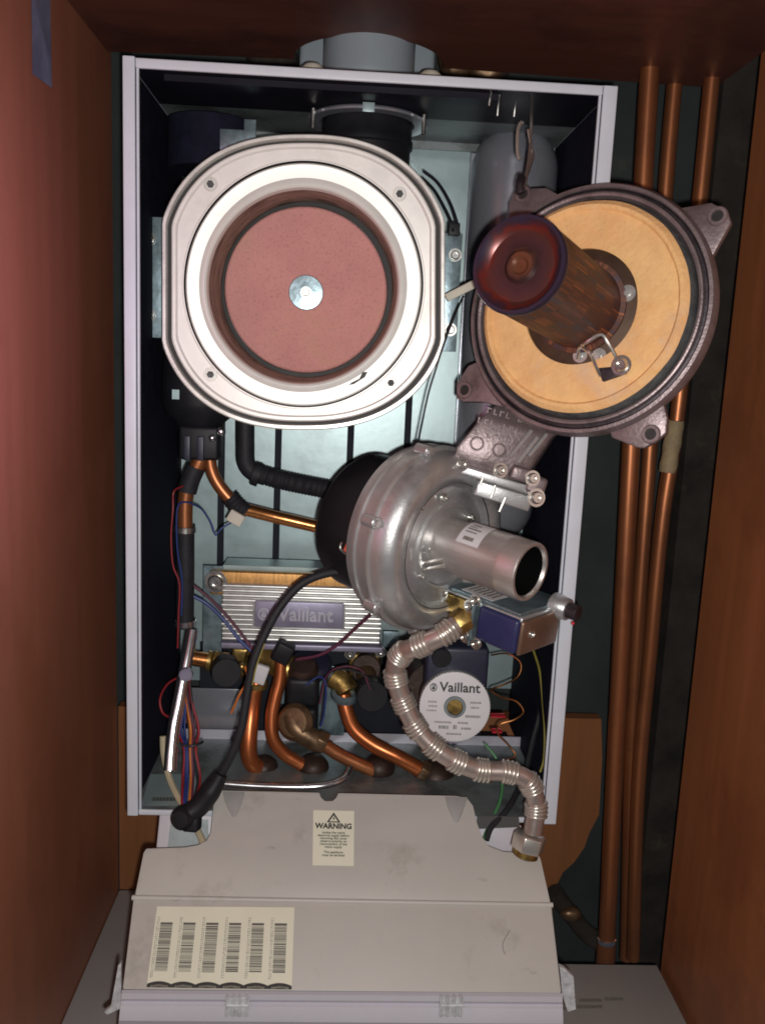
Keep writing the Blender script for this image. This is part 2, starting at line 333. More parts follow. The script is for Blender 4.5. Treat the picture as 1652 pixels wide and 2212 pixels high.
# ================================================================ boiler casing
W, H, D = .44, .72, .255
t = thing('boiler_casing', 'open white sheet metal boiler casing with its front cover taken off', 'boiler casing', (.22, .12, 0))
def fl(a, b, par, nm='flange', m='white', bev=.0012): return G().wbox(a, b, bev).build(nm, m, par)
sl = G().wbox((0, .003, 0), (.0012, D, H)).build('side_panel', 'white', t)
sr = G().wbox((W-.0012, .003, 0), (W, D, H)).build('side_panel', 'white', t)
top = G().wbox((.0013, .004, H-.0012), (W-.0013, D, H-.0001)).build('top_panel', 'white', t)
fl((0, -.001, 0), (.0108, .003, H), sl); fl((.0112, .0015, .002), (.0137, .006, H-.008), sl, 'lip')
fl((W-.0130, -.001, 0), (W, .003, H-.001), sr); fl((W-.0160, .0015, .002), (W-.0134, .006, H-.008), sr, 'lip')
fl((.0112, -.0006, H-.0095), (W-.0134, .0034, H-.0012), top)
fl((.0112, -.0004, .0008), (W-.0134, .003, .0065), t, 'bottom_flange')
# dark sheets over the inner sides and roof
G().wbox((.0014, .008, .003), (.004, D-.004, H-.004)).build('liner', 'liner', sl)
G().wbox((W-.004, .008, .003), (W-.0014, D-.004, H-.004)).build('liner', 'liner', sr)
G().wbox((.0045, .006, H-.004), (W-.0045, .130, H-.0014)).build('liner', 'linergloss', top)
g = G().wbox((.03, .030, H-.010), (W-.10, .034, H-.0044)); g.build('roof_reflection', 'linergloss', top)  # no real rail: thin strip standing for the flange's reflection in the roof
zt = H-.0045
bp = G().wbox((.006, D-.004, .05), (P(1158, 900, D).x, D, zt)).build('back_panel', 'galv', t)
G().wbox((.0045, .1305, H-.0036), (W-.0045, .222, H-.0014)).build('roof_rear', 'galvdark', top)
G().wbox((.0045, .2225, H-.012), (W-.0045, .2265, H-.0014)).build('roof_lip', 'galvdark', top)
for xx in (478, 599, 753, 874):
    c = P(xx, 1060, D-.004)
    G().wbox((c.x-.0042, D-.0052, P(xx, 1232, D).z), (c.x+.0042, D-.0044, P(xx, 560, D).z)).build('slot', 'slot', bp)  # raised dark strip, the slot's inner shade put into its colour
# bottom tray
yt = PZ(740, 1592, .012).y
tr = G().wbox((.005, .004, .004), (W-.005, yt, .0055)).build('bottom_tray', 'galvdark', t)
zl = P(740, 1586, yt).z
G().wbox((.014, yt, .0045), (P(1140, 1590, yt).x, yt+.0012, P(740, 1583, yt).z)).build('tray_lip', 'lavtext', tr)
G().wbox((.006, yt+.002, -.012), (W-.006, D-.004, -.010)).build('rear_tray', 'linergloss', t)
c0 = P(395, 1720, .018); 
g = G(); g.prism([P(305, 1740, .01), P(325, 1672, .075), P(420, 1672, .075), P(440, 1740, .01)], (0, .001, -.001)); lf = g.build('left_bracket', 'galv', t)
g = G()
for i in range(22):
    a = i/22.; x0 = 328+a*52; g.poly([P(x0, 1730, .0185), P(x0+1.3+(i % 3)*.5, 1730, .0185), P(x0+1.8+(i % 3)*.5, 1722, .0225), P(x0+.8, 1722, .0225)])
g.build('stamped_code', 'ink', lf)

# ================================================================ flue above the casing, outlet inside
fx = P(798, 120, .16); fr = .0500
t = thing('flue_pipe', 'white round flue pipe rising from the casing top to the cupboard ceiling', 'flue pipe', (fx.x, .192, H))
Fz = frame(V((fx.x, .192, H)), V((0, 0, 1)))
G().lathe(Fz, [(fr, -.001), (fr, .04), (fr*1.012, .042), (fr*1.012, .05), (fr, .052), (fr, .20)], 64).build('pipe', 'flue', t)
G().lathe(Fz, [(fr*1.001, .0005), (fr*1.5, .0005), (fr*1.5, .003), (fr*1.001, .003)], 64).build('base_flange', 'flue', t)
g = G(); g.wbox((fx.x-.078, .225, H+.001), (fx.x+.075, .262, H+.115), .006); g.build('rear_elbow_box', 'flue', t)
for (x, y) in ((676, 138), (930, 146)):
    c = P(x, y, .09); g = G(); Mx = frame(V((c.x, .09, H+.001)), V((0, 0, 1)))
    g.lathe(Mx, [(.0135, 0), (.0135, .018), (.012, .024), (.008, .028), (0, .029)], 24)
    tag(g.build('screw_cap', 'cream', None), 'rounded cream plastic cap on the casing top %s of the flue pipe' % ('left' if x < 700 else 'right'), 'cap', 'caps beside the flue')
g = G()
for i, (x, y, r) in enumerate(((1045, 142, .022), (1075, 150, .014), (985, 130, .020), (1010, 112, .014), (575, 135, .018), (610, 122, .015))):
    g = G(); c = P(x, y, .2); c = P(x, y, .335); g.ball(c, r*1.25, 10, (1, .8, 1))
    tag(g.build('plaster_lump', 'rough' if i not in (0, 2) else 'brown', None, wob=.006), ['brown pointed lump of rubble on the casing top nearest the hook', 'small dark lump of rubble rightmost on the casing top', 'brown lump of rubble right of the flue pipe', 'small dark crumb above the rubble right of the flue', 'dark lump of rubble leftmost behind the casing top', 'small dark lump between left rubble and the flue'][i], 'rubble', 'rubble behind the casing top')
# inner flue collar
c = P(795, 238, .113); s = S(c); c.z = H-.004; Fz2 = frame(V((c.x, .147, c.z)), V((0, 0, 1)))
t = thing('flue_collar', 'black flue outlet with pale flange ring above the round chamber', 'flue collar', (c.x, .147, c.z))
R1 = 104*s
G().lathe(Fz2, [(R1, .003), (R1, 0), (R1*1.26, -.001), (R1*1.3, -.003), (R1*1.28, -.005), (R1*1.02, -.005), (R1*.98, .003)], 64).build('flange_ring', 'vessel', t)
G().lathe(Fz2, [(R1*.97, .003), (R1*.97, -.02), (R1*1.0, -.022), (R1*1.0, -.028), (R1*.95, -.03), (R1*.95, -.050), (0, -.050)], 64).build('collar_body', 'black', t)
for x in (677, 917):
    g = G(); q = P(x, 232, .105); g.cyl(frame(V((q.x, .105, c.z)), V((0, 0, 1))), .0022, -.022, -.002, 10); g.build('stud', 'steel', t)
G().wbox((c.x-.006, .078, c.z-.010), (c.x+.006, .0795, c.z-.001), .0005).build('tab', 'galv', t)

# ================================================================ heat exchanger chamber (round opening)
YC = .035
hc = P(656, 610, YC); s = S(hc); HM = frame(hc, FRONT, V((1, 0, 0)))
def se(n, ax=1., ay=1.):
    def f(a):
        c, q = abs(math.cos(a)), abs(math.sin(a)); return (c**n+q**n)**(-1./n)
    return f
t = thing('heat_exchanger', 'big silver rounded chamber opening with pink fibre disc inside', 'heat exchanger', (hc.x, .12, hc.z-.15))
sq = se(2.75)
def hpt(dx, dy, h):
    return P(656+dx, 610-dy, YC)+FRONT*h
def clipsh(an, a, b, e, clip=.948):
    q = se(e)(an); x = a/clip*q*math.cos(an) if clip < 1 else a*q*math.cos(an); y = b*q*math.sin(an)
    return max(-a, min(a, x)), y
def ringlathe(prof, name, m, par, n=144):
    g = G(HM); vs = []; fs = []; k = len(prof)
    for i in range(n):
        an = 2*PI*i/n
        for f_, h in prof:
            x, y = clipsh(an, 304*f_, 318*f_, 2.4); vs.append(hpt(x, y, h))
    for i in range(n):
        j = (i+1) % n
        for u in range(k-1): fs.append([i*k+u, j*k+u, j*k+u+1, i*k+u+1])
    return g.add(vs, fs).build(name, m, par, angle=25)
ringlathe([(.90, -.16), (.90, -.03), (.955, -.012), (.955, -.006)], 'chamber_body', 'black', t)
ringlathe([(.95, -.008), (.985, -.006), (1., -.001), (1., .004), (.992, .0055), (.972, .0055), (.968, .003), (.966, -.003)], 'outer_rim', 'rimm', t)
ringlathe([(.968, -.0022), (.925, -.0022)], 'gasket', 'gasket', t)
# face plate: superellipse outside blending to a circle inside
def annulus(prof, name, m, n=144):
    # prof rows: (a, b, exponent, h, cx, cy) in px
    g = G(HM); vs = []; fs = []
    for i in range(n):
        an = 2*PI*i/n
        for (a, b, e, h, cx, cy) in prof:
            x, y = clipsh(an, a, b, 2.4 if e > 2.1 else e, .948 if e > 2.1 else 1.); vs.append(hpt(x+cx, y-cy, h))
    k = len(prof)
    for i in range(n):
        j = (i+1) % n
        for u in range(k-1): fs.append([i*k+u, j*k+u, j*k+u+1, i*k+u+1])
    return g.add(vs, fs).build(name, m, t, angle=22)
annulus([(284, 300, 2.75, -.0025, 0, 0), (284, 300, 2.75, .002, 0, 0), (281, 297, 2.75, .0030, 0, 0), (275, 291, 2.7, .0030, 0, 0), (271, 287, 2.7, .0012, 0, 0), (262, 270, 2.02, .0012, 0, 4), (260.5, 268.5, 2, .0022, 0, 4), (258, 266, 2, .0022, 0, 4)], 'face_plate', 'ringm')
annulus([(258, 266, 2, .0021, 0, 4), (257.5, 265.5, 2, -.004, 0, 4), (253, 261, 2, -.004, 0, 5)], 'groove', 'gasket')
annulus([(253, 261, 2, -.004, 0, 5), (253, 261, 2, .0028, 0, 5), (250, 258, 2, .0034, 0, 5), (243, 251, 2, .0030, 0, 5), (224, 231, 2, .0022, -1, 6), (216, 222, 2, .0040, -2, 7), (211, 216, 2, .0044, -2, 8), (207, 212, 2, .0030, -2, 8), (204, 209, 2, -.004, -2, 8)], 'inner_ring', 'ringin')
dc = P(661, 628, YC+.062); s2 = S(dc)
annulus([(204, 209, 2, -.0035, -2, 8), (203, 208, 2, -.012, -2, 8), (202, 207, 2, -.030, 0, 6), (201, 206, 2, -.048, 0, 4), (198, 204, 2, -.056, 0, 3), (198, 204, 2, -.066, 0, 3)], 'bore', 'bore')
DM = frame(dc, FRONT); rr = 176*s2
t2 = G(DM).lathe(DM, [(0, .0), (rr*.5, .0004), (rr*.97, .0), (rr*.99, -.0014), (rr, -.006)], 72).build('insulation_disc', 'pink', t)
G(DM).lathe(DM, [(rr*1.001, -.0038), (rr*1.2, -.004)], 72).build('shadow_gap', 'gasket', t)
WMx = frame(P(661, 632, YC+.0605), FRONT)
G(WMx).lathe(WMx, [(0, .0022), (.0035, .0022), (.0042, .0012), (.017, .0006), (.0178, -.0004), (.0178, -.002)], 40).build('washer', 'galvbr', t2)
screw(WMx @ Matrix.Translation((0, 0, .002)), .0038, t2)
for (x, y) in ((455, 398), (863, 419), (844, 827), (455, 809)):
    Mx = frame(P(x, y, YC-.0013), FRONT)
    G().lathe(Mx, [(.0068, 0), (.0064, .0006), (.0048, .0006), (.0042, -.0006)], 20).build('bolt_hole', 'rimm', t)
    g = G(); hexn(Mx, .0036, -.0004, .0022, g); g.build('bolt', 'cgasket', t)
# little tear mark and clips on the plate
g = G(); g.poly([P(752, 832, YC-.0045), P(760, 826, YC-.0045), P(776, 818, YC-.0045), P(783, 804, YC-.0045), P(794, 803, YC-.0045), P(788, 815, YC-.0045), P(778, 821, YC-.0045), P(764, 830, YC-.0045)])
g.build('scorch_mark', 'ink', t)
for (x0, y0, x1, y1, Y, scr) in ((300, 470, 366, 728, .10, ((323, 515), (323, 681))), (938, 505, 999, 758, .09, ((983, 551), (972, 712)))):
    a, b = P(x0, y1, Y), P(x1, y0, Y)
    o = G().wbox((a.x, Y, a.z), (b.x, Y+.0015, b.z), .0004).build('mounting_bracket', 'galvbr', t)
    G().wbox((b.x-.0016 if x0 < 500 else a.x, Y+.0016, a.z+.004), (b.x-.0001 if x0 < 500 else a.x+.0016, D-.006, b.z-.004)).build('bracket_arm', 'galvbr', o)
    for (x, y) in scr: screw(frame(P(x, y, Y-.0003), FRONT), .0045, o)
    if x0 < 500: G().cyl(frame(P(323, 598, Y-.0003), FRONT), .003, -.0002, .0003, 14).build('hole', 'ink', o)
# black siphon and hoses under the chamber, left
t = thing('condensate_siphon', 'black plastic siphon hanging below the chamber on the left', 'siphon', P(440, 960, .12))
g = G(); c = P(432, 870, .12); Mz = frame(c, V((0, 0, 1)))
g.lathe(Mz, [(0, .052), (.038, .050), (.040, .03), (.040, 0), (.036, -.012), (.027, -.02), (.024, -.028), (.0, -.028)], 32); g.build('cup', 'black', t)
c = P(434, 962, .11)
g = G(); g.wbox((c.x-.020, .09, c.z-.014), (c.x+.022, .125, c.z+.022), .004); g.build('outlet_block', 'black', t)
for x in (-.014, .0): G().wbox((c.x+x, .086, c.z-.014), (c.x+x+.007, .0898, c.z+.012), .001).build('clip', 'navy', t)
for (x, y, r) in ((478, 932, .005), (459, 946, .004)): G().ball(P(x, y, .085), r, 8).build('chrome_nipple', 'chrome', t)
G().wbox(P(372, 862, .08), P(388, 842, .081), .0).build('tag', 'galv', t)
# dark bodies upper left behind the ring
c = P(455, 330, .15); g = G(); g.cyl(frame(c, V((0, 0, 1))), .045, -.02, .03, 32)
tag(g.build('air_duct', 'liner', None), 'dark air duct half hidden behind the upper left of the chamber', 'duct')
a = P(540, 285, .10); G2 = thing('support_clip', 'small pale metal clip standing on top of the chamber rim', 'clip', a)
G().wbox((a.x-.006, .10, a.z-.02), (a.x+.006, .1012, a.z+.012), .0004).build('blade', 'galvbr', G2)
G().wbox((a.x-.03, .1016, a.z-.02), (a.x+.006, .1026, a.z+.002), .0004).build('foot', 'galvbr', G2)

# ================================================================ expansion vessel (right rear)
t = thing('expansion_vessel', 'tall rounded grey expansion vessel standing behind the burner on the right', 'expansion vessel', P(1110, 1170, .2))
a = P(978, 1178, .165); b = P(1212, 262, .165)
g = G(); g.wbox((a.x, .150, a.z), (b.x+.006, .247, b.z), .047)
g.build('tank', 'vessel', t, angle=60)
def rail(y0, y1, x, Y): pass
g = G(); rx = (a.x-.0012, b.x+.0012); zc = P(1100, 760, .165).z
g.wbox((a.x-.001, .1985, a.z+.03), (b.x+.001, .2015, b.z-.03), .0); g.build('seam', 'vessel', t)

# ================================================================ burner door with fan, one rigid unit
YF = -.045
C0 = P(1254, 664, YF)
F0 = P(1118, 571, YF-.113)
ax = (F0-C0).normalized()
FM = frame(C0, ax, V((1, 0, 0))) @ Matrix.Scale(.957, 4)
unit = thing('burner_fan_unit', 'cast metal burner door joined to its fan, swung out with burner tube facing forward', 'burner unit', P(1120, 1250, .0))
door = G(FM).lathe(FM, [(.098, .001), (.1015, -.006), (.1015, -.012), (.0975, -.013)], 96).build('seal_groove', 'cgasket', unit)
hb = .016
G(FM).lathe(FM, [(.1015, -.012), (.104, -.004), (.106, -.003), (.1075, -.0035), (.1085, -.009), (.1105, -.0095), (.1125, -.005), (.1155, -.0055), (.1185, -.012), (.1185, -.018), (.112, -.021), (.09, -.023), (0, -.023)], 128).build('cast_door', 'cast', unit, angle=30)
G(FM).lathe(FM, [(.1072, -.0038), (.1085, -.0088), (.1104, -.0093), (.1115, -.0065)], 128).build('door_groove', 'castdark', unit)
G(FM).lathe(FM, [(.0535, .0), (.0535, .0035), (.057, .0040), (.070, .0030), (.084, .0022), (.0885, .0022), (.0905, .0048), (.0935, .0052), (.0955, .0035), (.098, .001), (.0985, -.006)], 128).build('insulation_ring', 'ceramic', unit, wob=.0005)
pl = G(FM).lathe(FM, [(.0, .0012), (.052, .0012), (.0534, .0002)], 64).build('mounting_plate', 'ceramdark', unit)
LB = (F0-C0).length/.957
RB = .0385
bt = G(FM).lathe(FM, [(RB*1.12, .0014), (RB*1.12, .004), (RB, .0045), (RB, LB-.006), (RB*1.015, LB-.005)], 96).build('burner_tube', 'skin', unit, angle=30)
CM = frame(F0, ax) @ Matrix.Scale(.957, 4)
G(CM).lathe(CM, [(0, -.006), (.005, -.0055), (.0075, -.0035), (.011, -.0035), (.014, -.0060), (.028, -.0065), (.032, -.004), (.036, .0005), (.0386, .0005), (.0395, -.002), (.0392, -.006)], 96).build('end_cap', M['cap'], bt, angle=30)
# seam line on tube
def onflange(x, y, h=0.): return PP(x, y, C0+ax*h, ax)
# ears
for (hx, hy, pts) in (
    (1130, 420, ((1180, 385+20), (1112, 408), (1098, 440), (1097, 500), (1150, 560), (1240, 440))),
    (1549, 467, ((1472, 448), (1535, 437), (1570, 455), (1578, 480), (1536, 556), (1480, 600), (1440, 470))),
    (1405, 938, ((1440, 905), (1438, 935), (1420, 950), (1390, 968), (1375, 967), (1320, 945), (1300, 880), (1420, 820))),
    (1004, 843, ((1010, 790), (985, 828), (984, 860), (1000, 868), (1038, 868), (1090, 880), (1080, 760)))):
    top_ = [onflange(x, y, -.013) for x, y in pts]
    e = G().prism(top_, ax*-.008).build('ear', 'cast', unit, bevel=.0014)
    hm = frame(onflange(hx, hy, -.0128), ax)
    G().lathe(hm, [(.0085, 0), (.0075, .0018), (.0050, .0018), (.0042, -.001)], 24).build('hole_boss', 'cast', e)
    G().lathe(hm, [(.0046, .0002), (0, .0002)], 20).build('hole', 'gasket', e)
# electrodes on the door
wire = .0016
def fpt(x, y, h): return onflange(x, y, h)
el = G().tube([fpt(1245, 775, .006), fpt(1252, 750, .012), fpt(1262, 742, .022), fpt(1296, 722, .024), fpt(1312, 738, .022), fpt(1332, 775, .014), fpt(1338, 790, .008)], wire, 8, .002).build('ignition_electrode', 'steel', unit)
G().tube([fpt(1258, 750, .018), fpt(1275, 765, .020), fpt(1290, 800, .012), fpt(1296, 812, .008)], wire, 8, .002).build('sensing_electrode', 'steel', unit)
for (x, y, r) in ((1355, 634, .0072), (1253, 768, .0065), (1294, 768, .0062)): 
    mx = frame(fpt(x, y, .0016), ax); G().lathe(mx, [(.0, .003), (r*.35, .003), (r*.4, .0012), (r, .0012), (r, 0)], 20).build('rivet', 'finm', pl)
g = G().prism([fpt(1290, 795, .010), fpt(1345, 790, .010), fpt(1352, 806, .010), fpt(1300, 824, .010)], ax*-.0045); g.build('electrode_bracket', 'castdark', unit, bevel=.0006)
mx = frame(fpt(1341, 789, .0105), ax); screw(mx, .0058, unit, 'bracket_screw', 'steel', .005)
# transfer arm from door to fan
A1, A2 = P(1120, 890, .028), P(1063, 1018, .022)
ad = (A2-A1).normalized(); AM = frame(A1, ad, V((1, -.15, .3)))
def armquad(c, w, d): 
    x = AM.to_3x3() @ V((1, 0, 0)); y = AM.to_3x3() @ V((0, 1, 0)); return [c-x*w-y*d, c+x*w-y*d, c+x*w+y*d, c-x*w+y*d]
g = G()
rows = [[P(1075, 870, .012), P(1215, 930, .012), P(1215, 930, .055), P(1075, 870, .055)],
        [P(1040, 900, .0), P(1190, 945, .0), P(1200, 945, .05), P(1050, 900, .05)],
        [P(985, 965, -.006), P(1145, 1015, -.006), P(1155, 1015, .045), P(995, 965, .045)],
        [P(975, 1000, -.002), P(1105, 1050, -.002), P(1110, 1055, .045), P(985, 1010, .045)]]
vs = [p for r_ in rows for p in r_]; fs = [[i*4+k, i*4+(k+1) % 4, (i+1)*4+(k+1) % 4, (i+1)*4+k] for i in range(3) for k in range(4)]+[[0, 1, 2, 3], [12, 13, 14, 15]]
arm = g.add(vs, fs).build('transfer_duct', 'cast', unit, bevel=.004)
an = (rows[1][1]-rows[1][0]).cross(rows[2][0]-rows[1][0]).normalized()
if an.y > 0: an = -an
ao = rows[1][0]
def onarm(x, y, h=0.): return PP(x, y, ao+an*h, an)
g = G()
for (xa, ya, xb, yb) in ((1147, 930, 1100, 988), (1160, 945, 1118, 1000), (1180, 938, 1142, 985)):
    d = (onarm(xb, yb)-onarm(xa, ya)).normalized(); g.tube([onarm(xa, ya, .001), onarm(xb, yb, .001)], .0022, 8, smooth=False)
g.build('cast_rib', 'alu', arm)
for (x, y) in ((1030, 958), (1078, 972)): 
    G().lathe(frame(onarm(x, y, .0004), an), [(.007, 0), (.0064, .001), (.0056, .001), (.005, 0)], 24).build('cast_mark', 'cast', arm)
up_a = (onarm(1060, 890)-onarm(1000, 960)).normalized()
TMx = frame(onarm(1075, 925, .0012), an, (onarm(1110, 925)-onarm(1040, 905)))
g = G()
for k in range(3):
    for q in range(7):
        if (q*3+k) % 5 == 0: continue
        g.box(TMx @ Matrix.Translation((-.020+q*.0062, .014-.0115*k, 0)), (-.0007, -.0028, -.0005), (.0007, .0028, .0006)); g.box(TMx @ Matrix.Translation((-.018+q*.0062, .014-.0115*k, 0)), (-.0012, .0014 if q % 2 else -.0028, -.0005), (.0012, .0026 if q % 2 else -.0016, .0006))
g.build('cast_marking', 'cast', arm)
# fan
T = P(1146, 1236, -.072)
vright = RC @ V((1, 0, 0)); vup = RC @ V((0, 0, 1))
e1 = (vright*.755-vup*.262+(CAMP-T).normalized()*.60).normalized()
Vc = T - e1*.116
TM = frame(Vc, e1, V((0, 0, 1)))
Vc0 = Vc
Vc = Vc+vright*.009-vup*.007
VM = frame(Vc, e1, V((0, 0, 1)))
Rv = .0915
prof = [(0, -.044), (.06, -.044), (Rv*.93, -.043), (Rv*.98, -.040), (Rv*.99, -.031), (Rv*1.02, -.030), (Rv*1.02, -.027), (Rv*1.0, -.026), (Rv*1.0, -.014), (Rv*1.035, -.013), (Rv*1.035, -.009), (Rv*1.0, -.008), (Rv*.99, .0), (Rv*.95, .008), (Rv*.90, .0125), (Rv*.84, .0150), (Rv*.77, .0145), (Rv*.70, .011), (Rv*.66, .006), (Rv*.64, .004), (Rv*.62, .0045), (Rv*.50, .0055), (Rv*.485, .0085), (Rv*.46, .009), (Rv*.44, .009), (Rv*.42, .006), (0, .006)]
def vol(a): return 1+.05*math.cos(a-.9)+.02*math.sin(2*a)
fan = G(VM).lathe(VM, prof, 128, shape=lambda a: vol(a)).build('fan_housing', 'alu', unit, angle=32)
G(VM).lathe(VM, [(Rv*.70, .0114), (Rv*.675, .0066), (Rv*.655, .0054)], 96, shape=vol).build('housing_crease', 'castdark', fan)
for k in range(7):
    a = .35+k*2*PI/7; q = vol(a)
    g = G(); mx = VM @ Matrix.Translation((Rv*1.05*q*math.cos(a), Rv*1.05*q*math.sin(a), -.014)); g.cyl(mx, .0058, -.004, .012, 16); hexn(mx, .0036, .012, .015, g)
    g.build('housing_lug', 'alu', fan)
# motor behind
M0 = VM @ Matrix.Translation((0, .004, 0))
g = G(VM); g.lathe(M0, [(0, -.110), (.060, -.110), (.068, -.106), (.072, -.099), (.072, -.056), (.070, -.050), (.064, -.047), (0, -.047)], 96)
mot = g.build('motor', 'black', unit)
G(VM).lathe(M0, [(.050, -.047), (.050, -.036)], 48).build('motor_neck', 'gasket', mot)
mp_ = PP(742, 1180, Vc-e1*.046, e1)
mc = VM @ V((0, 0, -.062)); oc = P(752, 1186, mc.y-.058)
G().box(Matrix.Translation(oc) @ Matrix.Rotation(.35, 4, 'Y'), (-.004, -.002, -.004), (.012, .022, .009), .001).build('orange_connector', 'orangep', mot)
G().tube([P(738, 1172, oc.y-.004), P(735, 1184, oc.y-.006), P(746, 1196, oc.y-.004)], .0012, 6).build('wire_clip', 'steel', mot)
# intake tube (venturi)
TL = (T-Vc0).length
rt = .0265
tp_ = [(rt*1.02, .006), (rt*1.45, .007), (rt*1.45, .0095), (rt*1.0, .0105), (rt*.97, .016), (rt*.97, TL*.36), (rt*1.04, TL*.365), (rt*1.05, TL*.80), (rt*1.07, TL*.82), (rt*1.05, TL*.84), (rt*1.05, TL*.985), (rt*1.02, TL), (rt*.92, TL), (rt*.87, TL-.003)]
tub = G(TM).lathe(TM, tp_, 96).build('intake_tube', 'tubem', unit, angle=30)
G(TM).lathe(TM, [(rt*.87, TL-.003), (rt*.84, TL-.013), (rt*.80, TL-.035), (0, TL-.050)], 48).build('throat_shade', 'void', tub)  # shade inside the tube put into the colour as near black
# paper label wrapped on tube
def wrap(a0, a1, z0, z1, r, name, m, par, n=14):
    g = G(TM); vs = []; fs = []
    for i in range(n+1):
        a = a0+(a1-a0)*i/n
        for z in (z0, z1): vs.append(TM @ V((r*math.cos(a), r*math.sin(a), z)))
    for i in range(n): fs.append([2*i, 2*i+1, 2*i+3, 2*i+2])
    return g.add(vs, fs).build(name, m, par)
inv = VM.to_3x3().inverted(); tocam = inv @ (CAMP-T).normalized(); upv = inv @ V((0, 0, 1))
acam = math.atan2(tocam.y, tocam.x); aup = math.atan2(upv.y, upv.x)
sg = 1 if (acam-aup+2*PI) % (2*PI) < PI else -1
def ang(deg): return aup+sg*math.radians(deg)     # 0 = top of the tube, positive towards the camera
lb = wrap(ang(-5), ang(62), TL*.40, TL*.62, rt*1.062, 'paper_label', 'labelw', tub)
for k, (aa, ab, za, zb) in enumerate(((10, 14, .44, .52), (18, 21, .43, .50), (24, 28, .43, .56), (33, 36, .43, .54), (46, 54, .45, .55))):
    wrap(ang(aa), ang(ab), TL*za, TL*zb, rt*1.068, 'label_print', 'inkgrey', lb, 4)
# flat rods from tube collar
for dy in (0, .011):
    p0 = P(893, 1222+dy*1200, -.012); p1 = P(962, 1207+dy*1200, -.03)
    G().tube([p0, p1], .0022, 8, smooth=False).build('fixing_rod', 'steel', unit)
for (x, y) in ((895, 1218), (905, 1243), (935, 1188)): screw(frame(P(x, y, -.018), e1), .0036, unit, 'flange_screw', 'steel', .006)
for (x, y) in ((1048, 1178), (1016, 1118), (958, 1075), (905, 1098)): screw(frame(PP(x, y, Vc+e1*.008, e1), e1), .0030, fan, 'flange_screw', 'steel', .004)
# joint flange with bolts right of the fan
jd = (P(1175, 1062, -.002)-P(1000, 1008, -.002)).normalized()
JM = frame(P(1050, 1012, -.004), FRONT, jd)
g = G(); g.box(JM, (-.026, -.012, -.02), (.056, -.003, .006), .002); g.box(JM, (-.004, -.028, -.02), (.052, -.0125, .004), .002); jf = g.build('joint_flange', 'alu', unit)
G().box(JM, (.022, -.002, -.018), (.040, .012, .010), .003).build('bolt_boss', 'cast', unit)
G().box(JM, (.040, -.010, -.018), (.060, .008, .008), .004).build('bolt_boss', 'cast', unit)
for (x, y, r) in ((998, 1003, .0045), (1158, 1075, .006), (1150, 1033, .005), (1080, 1016, .005)): screw(frame(P(x, y, -.014), V((.2, -.95, .1))), r, jf, 'bolt', 'steel', .004)
g = G()
for (xa, ya, xb, yb) in ((1043, 1032, 1036, 1048), (1069, 1048, 1060, 1076), (1091, 1075, 1078, 1105)): g.tube([P(xa, ya, -.012), P(xb, yb, -.012)], .0014, 6, smooth=False)
g.build('spring_clip', 'steel', jf)
# gas valve under tube
e3 = (V((0, 0, 1))-e1*e1.z).normalized(); e2 = e3.cross(e1).normalized()
if e2.y < 0: e2 = -e2
A0 = P(1130, 1338, -.048)
GM = Matrix((e1, e2, e3)).transposed().to_4x4(); GM.translation = A0
gv = G(GM).box(GM, (-.100, .002, -.030), (-.002, .078, 0), .0025).build('gas_valve', 'alu', unit)
G(GM).box(GM, (-.100, -.0, .0005), (-.004, .080, .004), .001).build('top_plate', 'galvbr', gv)
G(GM).box(GM, (-.048, -.006, -.036), (-.001, .0015, -.001), .004).build('solenoid_block', 'blueplastic', gv)
G(GM).box(GM, (-.001, -.004, -.036), (.004, .062, -.001), .003).build('side_cover', 'valveside', gv)
lp = G(GM).box(GM, (-.078, .004, .0042), (-.040, .050, .0046)).build('paper_label', 'labelw', gv)
g = G(GM)
for i in range(6): g.box(GM, (-.074+i*.0055, .010, .0047), (-.0715+i*.0055, .045-(i % 3)*.008, .0049))
g.build('label_print', 'inkgrey', lp)
G(GM).box(GM, (-.100, -.003, -.040), (-.056, .0018, -.002), .002).build('brass_inlet_block', 'brass', gv)
G(GM).box(GM, (-.054, -.008, -.044), (-.051, .004, .000), .0008).build('edge_plate', 'galvbr', gv)
kn = frame(GM @ V((.006, .060, .002)), e1, V((0, 0, 1))); g = G(); g.cyl(kn, .013, -.012, .006, 24, r2=.011); g.build('knob_collar', 'alu', gv)
kn2 = frame(GM @ V((.013, .060, .002)), e1, V((0, 0, 1))); g = G(); g.cyl(kn2, .008, -.002, .010, 20); g.build('adjuster_knob', 'castdark', gv)
G().ball(GM @ V((.022, .054, -.007)), .0018, 8).build('red_dot', 'redknob', gv)
for (u, w) in ((-.060, -.006), (-.060, -.038), (-.094, -.004), (-.046, -.040), (-.054, .002)): screw(frame(GM @ V((u, -.0045, w)), -e2), .0044, gv, 'valve_screw', 'steel', .004)
screw(frame(GM @ V((.0042, .012, -.016)), e1), .0035, gv, 'valve_screw', 'steel', .003)

